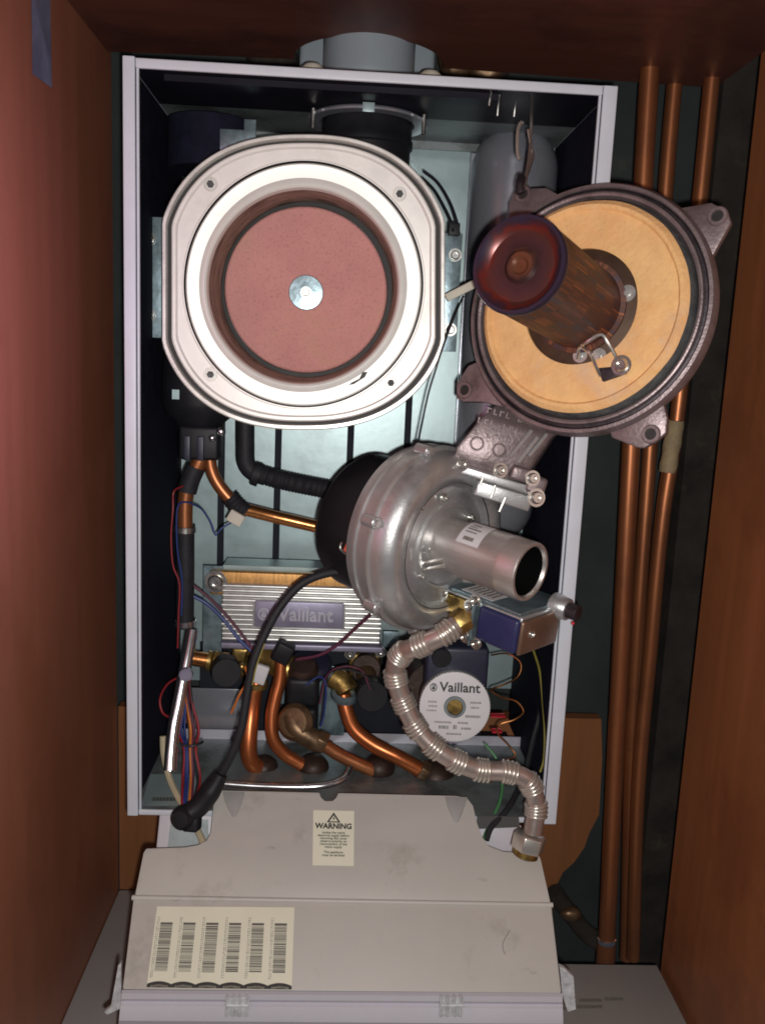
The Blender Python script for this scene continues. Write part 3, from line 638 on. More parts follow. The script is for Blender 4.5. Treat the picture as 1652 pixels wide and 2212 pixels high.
# ================================================================ corrugated gas hose
def hr(r0):
    def f(l, L):
        per = .0268; u = ((l+.004) % per)/per
        if l < .002 or L-l < .002: return r0
        if u < .50:
            return r0*(.95+.34*math.sin(u/.50*PI*3)**2)
        return r0*.96
    return f
hp = [P(985, 1350, -.056), P(955, 1372, -.06), P(905, 1395, -.055), P(868, 1412, -.045), P(853, 1450, -.04), P(868, 1510, -.04), P(905, 1580, -.045), P(960, 1630, -.05), P(1030, 1662, -.05), P(1100, 1668, -.05), P(1142, 1690, -.05), P(1157, 1740, -.05), P(1150, 1800, -.055)]
t = thing('gas_hose', 'coppery corrugated steel gas hose looping down from the gas valve', 'gas hose', P(960, 1640, -.045))
r0 = 22.*S(hp[6]); path = crom(hp, .001); acc = [0.]
for a_, b_ in zip(path, path[1:]): acc.append(acc[-1]+(b_-a_).length)
def at_len(l):
    l = max(0, min(acc[-1]-1e-6, l)); k = max(q for q in range(len(acc)-1) if acc[q] <= l); return path[k].lerp(path[k+1], (l-acc[k])/(acc[k+1]-acc[k]))
hb_ = G().tube(hp, r0*.95, 28, .002).build('corrugated_tube', 'hosebase', t, angle=60)
g = G(); l0 = .006
while l0 < acc[-1]-.012:
    for k in range(4):
        l = l0+k*.0037; d = (at_len(l+.004)-at_len(l-.004)).normalized(); mx = frame(at_len(l), d)
        g.lathe(mx, [(r0*.93+r0*.27*math.sin(PI*q/10), -.00180*math.cos(PI*q/10)) for q in range(11)], 36)
    l0 += .0262
g.build('ring_groups', 'hose', hb_, angle=75)
nd = (P(1138, 1840, -.058)-P(1150, 1795, -.055)).normalized(); nm = frame(P(1145, 1803, -.055), nd)
g = G(); hexn(nm, .0165, 0, .015, g); g.build('union_nut', 'hose', t, bevel=.0012)
G().lathe(nm, [(.0125, .0152), (.0125, .021), (.009, .023), (0, .023)], 24).build('brass_nipple', 'brass', t)
nm = frame(P(1000, 1338, -.052), (P(960, 1365, -.058)-P(1000, 1338, -.052))); g = G(); hexn(nm, .012, -.004, .009, g); g.build('union_nut', 'brass', t, bevel=.001)

# ================================================================ plate heat exchanger
YH = .125
a = P(478, 1385, YH); b = P(826, 1272, YH)
t = thing('plate_heat_exchanger', 'silver ribbed plate heat exchanger with lilac nameplate lying across the lower casing', 'plate heat exchanger', P(650, 1395, .16))
G().wbox((a.x, YH+.004, a.z), (b.x, .19, b.z), .002).build('body', 'finm', t)
h = (b.z-a.z); g = G(); nr = 12
for i in range(nr):
    z = a.z+h*(i+.5)/nr
    if 3 <= i <= 7:
        for x0, x1 in ((a.x, P(546, 1320, YH).x), (P(746, 1320, YH).x, b.x)): g.tube([V((x0, YH+.003, z)), V((x1, YH+.003, z))], h/nr*.40, 10, smooth=False)
    else: g.tube([V((a.x+.001, YH+.003, z)), V((b.x-.001, YH+.003, z))], h/nr*.40, 10, smooth=False)
g.build('ribs', 'finm', t)
pa = P(550, 1354, YH-.002); pb = P(743, 1304, YH-.002)
npl = G().wbox((pa.x, YH-.002, pa.z), (pb.x, YH+.004, pb.z), .001).build('nameplate', 'lav', t)
cx = (pa.x+pb.x)/2; cz = (pa.z+pb.z)/2
Mt = frame(V((cx+.007, YH-.0024, cz)), FRONT); text('Vaillant', .022, Mt, 'lavtext', npl, 'lettering', .0006, .0004, sx=.95)
def emblem(Mx, r, m, par):
    g = G(); g.lathe(Mx, [(r*.78, -.0003), (r*.78, .0005), (r, .0005), (r, -.0003)], 28, sy=1.15)
    for q in (-.3, .15): g.prism([Mx @ V((q*r, 0, .0005)), Mx @ V(((q+.28)*r, 0, .0005)), Mx @ V(((q+.30)*r, .75*r, .0005)), Mx @ V(((q+.08)*r, .8*r, .0005))], Mx.to_3x3() @ V((0, 0, -.0006)))
    g.prism([Mx @ V((r*.5*math.cos(k*PI/5), -r*.3+r*.34*math.sin(k*PI/5), .0005)) for k in range(10)], Mx.to_3x3() @ V((0, 0, -.0006)))
    return g.build('emblem', m, par)
emblem(frame(V((cx-.040, YH-.0024, cz)), FRONT), .0062, 'lavtext', npl)
a2 = P(455, 1275, YH+.01); b2 = P(800, 1243, YH+.01)
g = G(); g.wbox((a2.x, YH+.006, a2.z-.004), (b2.x, YH+.018, b2.z), .002); g.build('copper_edge', 'copperplate', t)
screw(frame(P(466, 1257, YH+.003), FRONT), .0085, t, 'fixing_screw', 'steel')
a3 = P(440, 1262, YH+.02); b3 = P(560, 1226, YH+.02)
G().wbox((a3.x, YH+.02, P(440, 1420, YH+.02).z), (P(475, 1250, YH).x, YH+.0215, b3.z), .0).build('end_plate', 'galvbr', t)
G().wbox((P(476, 1250, YH).x, YH+.022, b3.z-.004), (P(800, 1230, YH).x, YH+.06, b3.z+.001), .0).build('rear_bracket', 'galv', t)
G().wbox((a.x, YH-.002, P(500, 1400, YH).z), (b.x+.003, YH+.02, a.z-.0015), .001).build('lower_flange', 'lav', t)

# ================================================================ pipes
def S_(p, k): return k*S(p)
def pipe(name, label, pts, wpx, m, cat='pipe', group=None, n=20, parent=None, extra=None):
    q = [P(*p) for p in pts]; r = wpx/2*S(q[len(q)//2])
    if callable(extra): rr = lambda l, L: extra(l, L, r)
    else: rr = r
    o = G().tube(q, rr, n, .003 if not extra else .0008).build(name, m, parent, angle=50)
    if label: tag(o, label, cat, group)
    return o
t = thing('return_pipe', 'copper pipe with black insulation and rubber hose running down the left inside', 'pipe', P(402, 1350, .1))
pipe('copper_bend', None, [(436, 975, .10), (430, 1000, .10), (414, 1030, .10), (403, 1065, .10), (400, 1100, .10), (400, 1150, .10)], 33, 'copperold', parent=t)
pipe('insulation_sleeve', None, [(424, 1008, .10), (412, 1035, .10), (404, 1062, .10)], 42, 'rubber', parent=t)
hs = pipe('rubber_hose', None, [(401, 1138, .10), (401, 1240, .10), (400, 1355, .10)], 38, 'rubber', parent=t)
for y in (1143, 1345):
    c = P(401, y, .10); g = G(); g.lathe(frame(c, V((0, 0, 1))), [(.0108, -.0035), (.0116, -.003), (.0116, .003), (.0108, .0035)], 32); g.build('hose_clip', 'chrome' if y > 1200 else 'steel', hs)
pipe('chrome_drain_tube', 'shiny chrome tube hanging in the lower left corner of the casing', [(416, 1362, .082), (409, 1400, .073), (399, 1450, .062), (386, 1520, .048), (377, 1565, .039), (371, 1620, .029), (368, 1665, .020)], 27, 'chrome', 'tube')
c = P(402, 1457, .048); tag(G().cyl(frame(c, FRONT), .0072, -.004, .003, 12).build('grey_cap', 'lav', None), 'small round grey cap clipped on the chrome tube', 'cap')
t = thing('flow_pipe', 'copper pipe with black corrugated sleeve bending right towards the fan', 'pipe', P(560, 1110, .12))
pipe('copper_bend', None, [(452, 975, .11), (456, 1010, .11), (468, 1040, .11), (490, 1070, .11), (515, 1095, .11)], 28, 'copperold', parent=t)
pipe('sleeve', None, [(497, 1074, .11), (512, 1092, .11), (530, 1108, .11)], 40, 'rubber', parent=t, extra=lambda l, L, r: r*(1+.06*math.sin(l*1600)))
pipe('copper_straight', None, [(528, 1100, .112), (600, 1118, .12), (720, 1146, .125)], 27, 'copperbr', parent=t)
t = thing('corrugated_drain', 'black corrugated drain hose bending from the chamber behind the fan', 'hose', P(540, 1030, .16))
pipe('vertical_leg', None, [(530, 900, .15), (530, 960, .15), (532, 1000, .15), (548, 1020, .15), (575, 1030, .15)], 40, 'rubber', parent=t)
pipe('corrugated_leg', None, [(545, 1018, .15), (600, 1035, .15), (680, 1052, .15), (760, 1066, .15)], 41, 'rubber', parent=t, extra=lambda l, L, r: r*(1+.05*math.sin(l*1700)))
pipe('clip_collar', None, [(548, 1022, .15), (562, 1027, .15)], 52, 'rubber', parent=t)

def elbow(p, r, t): return G().ball(P(*p), r, 12, (1, 1, .85)).build('elbow', 'dark', t)
t = thing('heating_return_pipe', 'thick copper pipe leftmost of the three above the grey control box', 'pipe', P(545, 1660, .08))
pipe('bend', None, [(560, 1462, .13), (550, 1490, .125), (543, 1540, .11), (538, 1590, .10), (538, 1630, .095), (548, 1652, .095), (566, 1660, .10)], 37, 'copper', parent=t)
elbow((570, 1658, .105), .0165, t)
G().lathe(frame(P(553, 1480, .128), V((0, 0, 1))), [(.012, -.003), (.014, -.002), (.014, .004), (.012, .005)], 20).build('nut', 'brass', t)
t = thing('cold_inlet_pipe', 'thinner copper pipe with black plastic cap, second from the left at bottom', 'pipe', P(640, 1660, .08))
pipe('bend', None, [(608, 1420, .12), (604, 1470, .115), (594, 1510, .11), (587, 1550, .105), (590, 1595, .10), (612, 1626, .10), (640, 1645, .10), (670, 1662, .10)], 29, 'copper', parent=t)
elbow((676, 1658, .105), .0185, t)
G().box(Matrix.Translation(P(611, 1408, .105)) @ Matrix.Rotation(.45, 4, 'Y'), (-.010, -.008, -.012), (.011, .012, .011), .003).build('plastic_cap', 'black', t)
t = thing('gas_inlet_pipe', 'dull brown brass angled fitting with hexagon nut in the middle of the tray', 'pipe fitting', P(700, 1660, .08))
pipe('body', None, [(630, 1545, .10), (640, 1572, .092), (665, 1590, .09), (690, 1605, .09)], 46, 'brown', parent=t)
G().lathe(frame(P(637, 1560, .092), V((-.3, -.8, .3))), [(.012, -.01), (.020, -.006), (.021, .0), (.016, .006), (.0, .008)], 28).build('collar', 'brown', t)
d = (P(820, 1672, .09)-P(690, 1602, .09)).normalized(); g = G(); hexn(frame(P(682, 1597, .09), d), .0135, 0, .012, g); g.build('nut', 'brown', t, bevel=.0012)
pipe('outlet_pipe', None, [(690, 1603, .09), (740, 1634, .09), (800, 1662, .09), (815, 1670, .092)], 29, 'copperold', parent=t)
elbow((818, 1658, .10), .0185, t)
t = thing('heating_flow_pipe', 'bright copper pipe slanting down right under the brass valve beside the hose', 'pipe', P(850, 1680, .08))
pipe('bend', None, [(742, 1500, .11), (748, 1535, .105), (765, 1575, .10), (805, 1608, .095), (860, 1636, .09), (915, 1668, .088)], 33, 'copper', parent=t)
d = (P(960, 1690, .088)-P(900, 1655, .088)).normalized(); g = G(); hexn(frame(P(905, 1660, .088), d), .0125, 0, .010, g); g.build('nut', 'brown', t, bevel=.001)
elbow((942, 1678, .10), .0225, t)
for q in ((770, 1645), ): pass
# brass valve group left
t = thing('brass_valve', 'small brass valve with black cap beside the chrome tube', 'valve', P(480, 1480, .11))
c = P(430, 1424, .11); d = V((1, 0, -.12)).normalized(); Mx = frame(c, d)
G().cyl(Mx, .0085, -.006, .012, 20).build('copper_stub', 'copperbr', t)
G().lathe(Mx, [(.0, .010), (.0115, .010), (.0115, .014), (.009, .015), (.0125, .017), (.0125, .021), (.0095, .023), (.012, .026), (.012, .032), (0, .034)], 24).build('brass_body', 'brass', t)
G().cyl(frame(P(488, 1448, .09), V((.2, -1, .1))), .016, -.012, .012, 28).build('black_cap', 'black', t)
for (x, y) in ((523, 1440), (518, 1456)): G().ball(P(x, y, .09), .0048, 8).build('brass_stud', 'brass', t)
t = thing('brass_manifold', 'brass valve casting behind the black cable, under the ribbed heat exchanger', 'valve', P(590, 1480, .14))
G().wbox(P(500, 1432, .15), P(548, 1395, .16), .004).build('flange', 'brass', t)
G().tube([P(545, 1410, .15), P(580, 1425, .14), P(615, 1440, .13), P(640, 1462, .13)], .016, 18).build('body', 'brass', t)
G().box(Matrix.Translation(P(556, 1456, .10)) @ Matrix.Rotation(.3, 4, 'Y'), (-.009, -.004, -.010), (.011, .004, .012), .002).build('white_plug', 'labelw', t)
t = thing('diverter_valve', 'black plastic valve body standing in the middle of the lower casing', 'valve', P(650, 1560, .11))
c = P(652, 1500, .11)
G().wbox((c.x-.017, .10, c.z-.012), (c.x+.019, .145, c.z+.022), .006).build('body', 'black', t)
G().wbox((c.x-.019, .097, c.z-.048), (c.x+.018, .142, c.z-.0125), .005).build('lower_body', 'black', t)
G().lathe(frame(P(655, 1450, .12), V((0, -.5, 1))), [(.0, .012), (.014, .011), (.018, .004), (.018, -.010), (.015, -.02)], 24).build('cap', 'dark', t)
G().lathe(frame(P(672, 1432, .135), V((0, -.35, 1))), [(.0, .006), (.022, .004), (.025, -.001), (.024, -.006), (.015, -.02)], 28).build('dome', 'navy', t)
G().wbox((c.x-.008, .0955, c.z-.022), (c.x+.009, .0965, c.z-.018)).build('label_strip', 'lav', t)
t = thing('flow_sensor', 'yellow brass valve with round black sensor below the ribbed heat exchanger', 'valve', P(780, 1520, .11))
G().tube([P(720, 1462, .12), P(742, 1478, .115), P(752, 1495, .11)], .013, 16).build('brass_elbow', 'brass', t)
G().lathe(frame(P(744, 1500, .108), V((.1, -.3, 1))), [(.011, -.006), (.015, -.004), (.015, .002), (.011, .004)], 24).build('union_ring', 'galvbr', t)
G().cyl(frame(P(802, 1500, .10), V((.1, -1, .1))), .0175, -.02, .010, 28).build('sensor', 'black', t)
G().wbox(P(752, 1462, .15), P(822, 1402, .17), .004).build('brass_block', 'brass', t)
G().cyl(frame(P(790, 1440, .15), V((0, -1, .1))), .017, -.012, .012, 24).build('round_port', 'dark', t)
G().tube([P(790, 1455, .14), P(795, 1480, .12), P(798, 1500, .11)], .012, 14).build('port_neck', 'brown', t)
for (x, y) in ((756, 1413), (822, 1408)): screw(frame(P(x, y, .148), FRONT), .0045, t)
# zinc brackets / bright bits low back
for i, (x0, y0, x1, y1, Y, m) in enumerate(((686, 1440, 748, 1588, .17, 'galvbr'), (590, 1480, 615, 1520, .18, 'galvbr'), (826, 1365, 862, 1398, .17, 'galvbr'))):
    a_, b_ = P(x0, y1, Y), P(x1, y0, Y)
    tag(G().wbox((a_.x, Y, a_.z), (b_.x, Y+.002, b_.z), .0005).build('zinc_bracket', m, None), ['bright zinc bracket left of the yellow brass valve', 'small zinc bracket between the two leftmost copper pipes', 'zinc bracket at the right end of the ribbed heat exchanger'][i], 'bracket', 'zinc brackets')
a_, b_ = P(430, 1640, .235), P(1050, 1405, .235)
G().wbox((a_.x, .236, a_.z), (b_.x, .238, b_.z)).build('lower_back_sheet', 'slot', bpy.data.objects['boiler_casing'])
a_, b_ = P(405, 1585, .205), P(560, 1490, .205)
tag(G().wbox((a_.x, .205, a_.z), (b_.x, .207, b_.z), .001).build('cover_plate', 'vessel', None), 'dull grey cover plate at the lower left behind the wires', 'plate')
# chrome bar along the top of the control box
pipe('chrome_bar', 'curved chrome bar lying along the top edge of the grey control box', [(472, 1692, .02), (560, 1698, .02), (660, 1700, .02), (715, 1694, .024), (745, 1680, .034), (757, 1660, .05)], 14, 'chrome', 'bar')

# ================================================================ pump
t = thing('circulation_pump', 'dark pump with round white disc label right of centre, under the gas valve', 'pump', P(982, 1600, .08))
pc = P(982, 1527, .045); s = S(pc); ptilt = V((-.06, -1, .12)).normalized(); PM = frame(pc, ptilt); R = 78*s
G(PM).lathe(PM, [(R*.97, .0), (R*.99, -.003), (R*1.0, -.008), (R*.97, -.012)], 72).build('label_rim', 'finm', t)
g = G(PM)
for k in range(72):
    a = 2*PI*k/72; g.tube([PM @ V((R*.975*math.cos(a), R*.975*math.sin(a), -.001)), PM @ V((R*.985*math.cos(a), R*.985*math.sin(a), -.012))], .0007, 5, smooth=False)
g.build('knurling', 'finm', t)
G(PM).lathe(PM, [(R*.98, -.012), (R*.98, -.07), (0, -.07)], 48).build('motor_can', 'black', t)
disc = G(PM).lathe(PM, [(R*.27, .0006), (R*.90, .0006), (R*.97, 0)], 72).build('disc_label', 'labelw', t)
G(PM).lathe(PM, [(0, -.002), (R*.20, -.002), (R*.215, .001), (R*.22, .0022), (R*.29, .0022), (R*.31, .0004)], 40).build('centre_ring', 'galvdark', t)
G(PM).lathe(PM, [(0, -.0012), (R*.20, -.0012), (R*.2, .0004)], 32).build('bleed_screw', 'brass', t)
text('Vaillant', .0145, PM @ Matrix.Translation((.0045, R*.54, .0008)), 'ink', disc, 'lettering', .0002, .0003)
emblem(PM @ Matrix.Translation((-.0235, R*.53, .0008)), .0038, 'ink', disc)
g = G()
for (u, w, l, hh) in ((-.75, .10, .28, .05), (-.72, -.02, .22, .05), (-.78, -.14, .3, .04), (.42, .12, .3, .05), (.44, -.02, .26, .05), (.30, -.28, .42, .07), (-.55, -.46, .5, .05), (.1, -.46, .3, .05), (-.42, -.62, .30, .09), (-.02, -.62, .12, .12), (.2, -.62, .3, .06), (-.2, -.78, .4, .05)):
    x = u
    while x < u+l-.03:
        w_ = .02+random.random()*.035; g.poly([PM @ V((R*x, R*w, .0010)), PM @ V((R*(x+w_), R*w, .0010)), PM @ V((R*(x+w_), R*(w+hh), .0010)), PM @ V((R*x, R*(w+hh), .0010))]); x += w_+.018
g.build('fine_print', 'inkgrey', disc)
a_, b_ = P(918, 1478, .06), P(1058, 1402, .06)
G().wbox((a_.x, .060, a_.z-.01), (b_.x, .11, b_.z), .004).build('terminal_box', 'navy', t)
G().cyl(frame(P(953, 1420, .058), FRONT), .0105, -.001, .004, 24).build('cable_gland', 'black', t)
G().cyl(frame(P(935, 1480, .11), V((0, -1, .1))), .032, -.05, .02, 30).build('pump_body', 'dark', t)
for (x, y, w) in ((1075, 1545, 14), (1072, 1578, 9)):
    G().wbox(P(x-w, y+5, .07), P(x+w, y-4, .08), .001).build('red_connector', 'redknob', t)

# ================================================================ cables
def cable(name, label, pts, wpx, m, group=None, cat='wire', n=8):
    q = [P(*p) for p in pts]; o = G().tube(q, wpx/2*S(q[len(q)//2]), n, .003).build(name, m, None); return tag(o, label, cat, group)
t = thing('fan_cable', 'thick black cable running from the fan motor to a black plug at lower left', 'cable', P(400, 1790, -.01))
pipe('lead', None, [(760, 1232, .03), (700, 1240, .025), (650, 1262, .02), (606, 1310, .012), (572, 1370, .006), (548, 1430, 0), (534, 1500, -.005), (522, 1570, -.01), (500, 1630, -.012), (478, 1672, -.012), (462, 1700, -.012)], 19, 'rubber', parent=t)
pipe('earth_stripe', None, [(572, 1390, -.002), (554, 1440, -.007), (545, 1480, -.010)], 3, 'yellow', parent=t)
g = G().tube([P(478, 1672, -.016), P(462, 1700, -.018), P(432, 1740, -.022), (P(402, 1762, -.026))], lambda l, L: .0066+.0036*min(1, l/.02), 20, .002); g.build('plug_grip', 'black', t)
c = P(396, 1766, -.028); g = G(); g.lathe(frame(c, V((-.2, -1, .25))), [(0, .010), (.008, .0095), (.0112, .005), (.0118, -.004), (.010, -.012), (0, -.013)], 24); g.box(frame(P(415, 1775, -.026), V((-.2, -1, .25))), (-.008, -.009, -.009), (.008, .009, .007), .003); g.build('plug_head', 'black', t)
cable('cream_cable', 'cream cable curving down the lower left corner past the black plug', [(352, 1590, .06), (354, 1630, .055), (366, 1680, .04), (384, 1720, .02), (405, 1755, 0), (430, 1800, -.02), (440, 1822, -.03)], 14, 'creamcable', cat='cable')
ww = [('red_wire', 'red', -20), ('blue_wire', 'blue', -8), ('violet_wire', 'purple', 8), ('orange_wire', 'orange', 3), ('blue_wire', 'blue', -14), ('red_wire', 'red', 22), ('dark_wire', 'wirebk', 14)]
lab = ['red wire on the left outer side of the lower left bundle', 'thick blue wire in the middle of the lower left bundle', 'dull violet wire right of the blue in the lower left bundle', 'orange wire bowing through the lower left bundle', 'thinner blue wire left of centre in the lower left bundle', 'red wire splaying right at the foot of the lower left bundle', 'black wire on the right edge of the lower left bundle']
for (nm_, m, dx), lb_ in zip(ww, lab):
    j = random.uniform(-4, 4)
    cable(nm_, lb_, [(402+dx*.3, 1440, .075), (404+dx*.5+j, 1510, .07), (408+dx*.9-j, 1575, .06), (410+dx*.6, 1620, .045), (412+dx*1.0+j, 1680, .03), (408+dx*.7, 1735, .0), (410+dx*.5, 1765, -.01)], random.choice((5, 6, 7)), m, 'wires in the lower left bundle')
cable('zip_tie', 'small black tie round the lower left wire bundle', [(392, 1608, .035), (412, 1612, .03), (432, 1606, .035), (438, 1602, .04)], 6, 'wirebk', cat='cable tie')
cable('red_wire', 'thin red wire bulging left of the black rubber hose', [(396, 1050, .085), (376, 1062, .09), (374, 1100, .085), (370, 1160, .085), (374, 1220, .085), (388, 1262, .085), (386, 1330, .085), (384, 1400, .085)], 4, 'red', 'wires beside the rubber hose')
cable('blue_wire', 'thin blue wire along the left of the black rubber hose', [(412, 1085, .08), (388, 1088, .085), (382, 1120, .085), (384, 1190, .085), (394, 1255, .085), (392, 1330, .085)], 4, 'blue', 'wires beside the rubber hose')
cable('sensor_wire', 'thin blue wire sagging to the white plug on the corrugated sleeve', [(412, 1087, .08), (436, 1100, .09), (456, 1130, .095), (466, 1156, .095), (478, 1142, .095), (505, 1126, .10)], 4, 'blue')
tag(G().box(Matrix.Translation(P(509, 1120, .09)) @ Matrix.Rotation(.5, 4, 'Y'), (-.0085, -.003, -.006), (.0085, .004, .007), .0012).build('sensor_plug', 'cream', None), 'small cream plug hanging under the corrugated sleeve', 'plug')
cable('red_blue_loom', 'dark red wire slanting across the left end of the ribbed heat exchanger', [(418, 1265, .10), (450, 1290, .10), (490, 1330, .10), (530, 1380, .095), (550, 1410, .09)], 7, 'purple')
cable('blue_loom', 'blue wire slanting across the left end of the ribbed heat exchanger', [(412, 1285, .10), (448, 1305, .10), (486, 1342, .10), (520, 1385, .095), (560, 1420, .09)], 8, 'blue')
cable('pump_lead', 'dull red and black lead slanting up to the fan housing', [(640, 1425, .11), (690, 1415, .10), (730, 1392, .095), (765, 1360, .09), (800, 1328, .08)], 7, 'purple')
cable('chamber_wire', 'thin black wire hanging down right of the round chamber', [(1000, 640, .05), (982, 680, .03), (958, 745, .02), (940, 800, .02), (925, 850, .02), (912, 910, .02), (902, 960, .03), (898, 985, .04)], 5, 'wirebk')
cable('ignition_lead', 'outer of two black leads curving down right of the chamber top', [(915, 370, .14), (945, 395, .13), (970, 435, .11), (985, 475, .09), (988, 498, .085)], 7, 'rubber', 'black leads beside the chamber')
cable('ignition_lead', 'inner of two black leads curving down right of the chamber top', [(912, 385, .135), (938, 412, .12), (960, 450, .10), (974, 480, .085), (978, 500, .08)], 7, 'rubber', 'black leads beside the chamber')
tag(G().wbox(P(968, 508, .08), P(992, 484, .088), .001).build('lead_connector', 'black', None), 'small black connector block above the right mounting bracket', 'connector')
a_ = P(995, 628, .04); tag(G().box(Matrix.Translation(a_) @ Matrix.Rotation(-.5, 4, 'Y'), (-.016, -.003, -.004), (.017, .003, .004), .001).build('wire_connector', 'cream', None), 'cream wire connector between the chamber and the burner tube', 'connector')
# right side coil and earth wires
cable('capillary_wire', 'thin copper wire curling beside the pump at right', [(1060, 1415, .10), (1095, 1412, .09), (1124, 1432, .08), (1118, 1462, .075), (1085, 1480, .07), (1060, 1490, .075), (1080, 1505, .07), (1115, 1515, .06), (1130, 1538, .055), (1110, 1555, .05), (1080, 1565, .05), (1075, 1585, .05), (1100, 1612, .05), (1112, 1635, .045), (1080, 1648, .04), (1060, 1690, .04)], 4, 'copperbr')
cable('earth_wire', 'yellow and green earth wire hanging by the right casing flange', [(1150, 1400, .12), (1165, 1450, .10), (1172, 1520, .08), (1176, 1580, .06), (1174, 1640, .05), (1166, 1668, .045)], 5, 'yellow')
cable('earth_wire', 'green earth wire running down behind the notch of the control box', [(1046, 1606, .06), (1072, 1640, .05), (1084, 1690, .04), (1078, 1735, .02), (1056, 1780, 0), (1044, 1812, -.02)], 6, 'green')
cable('black_lead', 'black lead running into the right notch of the control box', [(1160, 1420, .13), (1168, 1520, .10), (1150, 1600, .08), (1130, 1680, .05), (1098, 1745, .01), (1062, 1785, -.01), (1050, 1815, -.02)], 12, 'rubber', cat='cable')
for i, (pts, m, lb_) in enumerate((([(690, 1520, .09), (706, 1460, .09), (740, 1440, .085), (780, 1448, .085), (800, 1490, .085)], 'purple', 'thin dull red wire arching over the yellow brass valve'), ([(695, 1560, .09), (702, 1500, .09), (712, 1455, .09), (745, 1446, .085), (790, 1460, .08), (808, 1490, .08)], 'wirebk', 'thin black wire arching over the yellow brass valve'), ([(692, 1570, .085), (700, 1540, .085), (704, 1480, .085), (690, 1462, .09), (660, 1480, .09)], 'blue', 'thin blue wire dropping right of the black valve body'))):
    cable('sensor_wire', lb_, pts, 4, m, 'thin wires over the valves')
cable('loom_wire', 'orange striped wire beside the black cable near the brass casting', [(530, 1440, .06), (534, 1470, .05), (518, 1500, .05), (500, 1540, .06)], 5, 'orange')
cable('red_loop_wire', 'red wire looping out left of the chrome tube', [(392, 1460, .08), (362, 1478, .085), (346, 1510, .085), (352, 1540, .08), (372, 1552, .075)], 5, 'red')
# ================================================================ wire hook holding the burner door
t = thing('hanging_hook', 'bent steel wire hook hanging from the casing top and holding the burner door', 'wire hook', P(1135, 300, .0))
G().tube([P(1148, 192, .03), P(1148, 240, .02), P(1144, 320, .005), P(1136, 380, -.008), P(1128, 412, -.015), P(1122, 405, -.02)], .0018, 8).build('main_wire', 'steel', t)
G().tube([P(1122, 345, -.002), P(1117, 330, .0), P(1118, 280, .005), P(1126, 264, .008), P(1128, 268, .008)], .0017, 8).build('side_wire', 'hose', t)
G().tube([P(1140, 280, .008), P(1146, 320, .006), P(1150, 335, .004), P(1142, 365, -.003), P(1134, 385, -.008)], .0016, 8).build('loop_wire', 'steel', t)
G().tube([P(1126, 385, -.01), P(1122, 400, -.02), P(1124, 418, -.022)], .004, 10).build('knot', 'castdark', t)
for i, (x, y0, y1) in enumerate(((1058, 200, 228), (1076, 205, 250), (1112, 215, 252))):
    tag(G().tube([P(x+3, y0, .03), P(x, (y0+y1)/2, .03), P(x-2, y1, .032)], .0009, 6).build('wire_end', 'steel', None), ['short wire end hanging furthest left under the casing top', 'longer middle wire end hanging under the casing top', 'wire end hanging under the casing top nearest the hook'][i], 'wire', 'wire ends under the casing top')

# ================================================================ control box, hinged down
KY = [(1690, .006), (1705, .0), (1835, -.046), (1948, -.099), (2140, -.145), (2165, -.150), (2230, -.155), (2300, -.16)]
def yk(y):
    for (a, b), (c, d) in zip(KY, KY[1:]):
        if y <= c: return b+(d-b)*(y-a)/(c-a)
    return KY[-1][1]
# planes of the two cover faces
pA = [P(315, 1832, -.046), P(1165, 1845, -.046), P(740, 1712, .0)]
nA = (pA[1]-pA[0]).cross(pA[2]-pA[0]).normalized()
if nA.z < 0: nA = -nA
pB0 = PP(290, 1943, pA[0], nA); pB1 = PP(1190, 1957, pA[0], nA)
pC = P(740, 2140, -.148)
nB = (pB1-pB0).cross(pC-pB0).normalized()
if nB.y > 0: nB = -nB
def A(x, y, h=0.): return PP(x, y, pA[0]+nA*h, nA)
def B(x, y, h=0.): return PP(x, y, pB0+nB*h, nB)
t = thing('control_box', 'grey plastic control box cover hinged forward below the casing', 'control box', P(740, 2200, -.13))
out = [(474, 1706), (505, 1707), (690, 1711), (694, 1722), (702, 1729), (718, 1729), (726, 1722), (730, 1712), (985, 1718), (1008, 1722), (1022, 1740), (1030, 1775), (1040, 1805), (1055, 1826), (1085, 1838), (1163, 1845), (1168, 1856), (1189, 1950), (291, 1936), (310, 1842), (316, 1832), (400, 1829), (428, 1824), (446, 1815), (455, 1798), (462, 1725)]
g = G(); g.prism([A(x, y) for x, y in out], V((0, .02, -.055)))
g.build('rear_cover', 'box', t, bevel=.0012)
g = G(); g.prism([B(288, 1941, .0015), B(1191, 1956, .0015), B(1213, 2146, .0015), B(264, 2138, .0015)], V((0, .05, -.012))); fc = g.build('front_cover', 'box', t, bevel=.0016)
g = G(); g.tube([A(286, 1939, .001), A(1193, 1955, .001)], .0024, 10, smooth=False); g.build('ridge', 'box', t)
lipo = pC
g = G()
def LQ(x, y, Y): return P(x, y, Y)
pr = [(2138, -.1475), (2146, -.1520), (2158, -.1515), (2163, -.1480), (2172, -.1525), (2190, -.1535), (2205, -.1530), (2210, -.150), (2235, -.140)]
vs = []; n_ = len(pr)
for (x0, x1) in (((0, 1)),):
    for y, Y in pr: vs.append(P(264-(y-2138)*.10, y, Y))
    for y, Y in pr: vs.append(P(1214+(y-2138)*.03, y+7, Y))
g.add(vs, [[i, i+1, n_+i+1, n_+i] for i in range(n_-1)])
g.add([v+V((0, .05, 0)) for v in vs], [[i, n_+i, n_+i+1, i+1] for i in range(n_-1)])
lip_ = g.build('lower_lip', 'boxlip', t, angle=25)
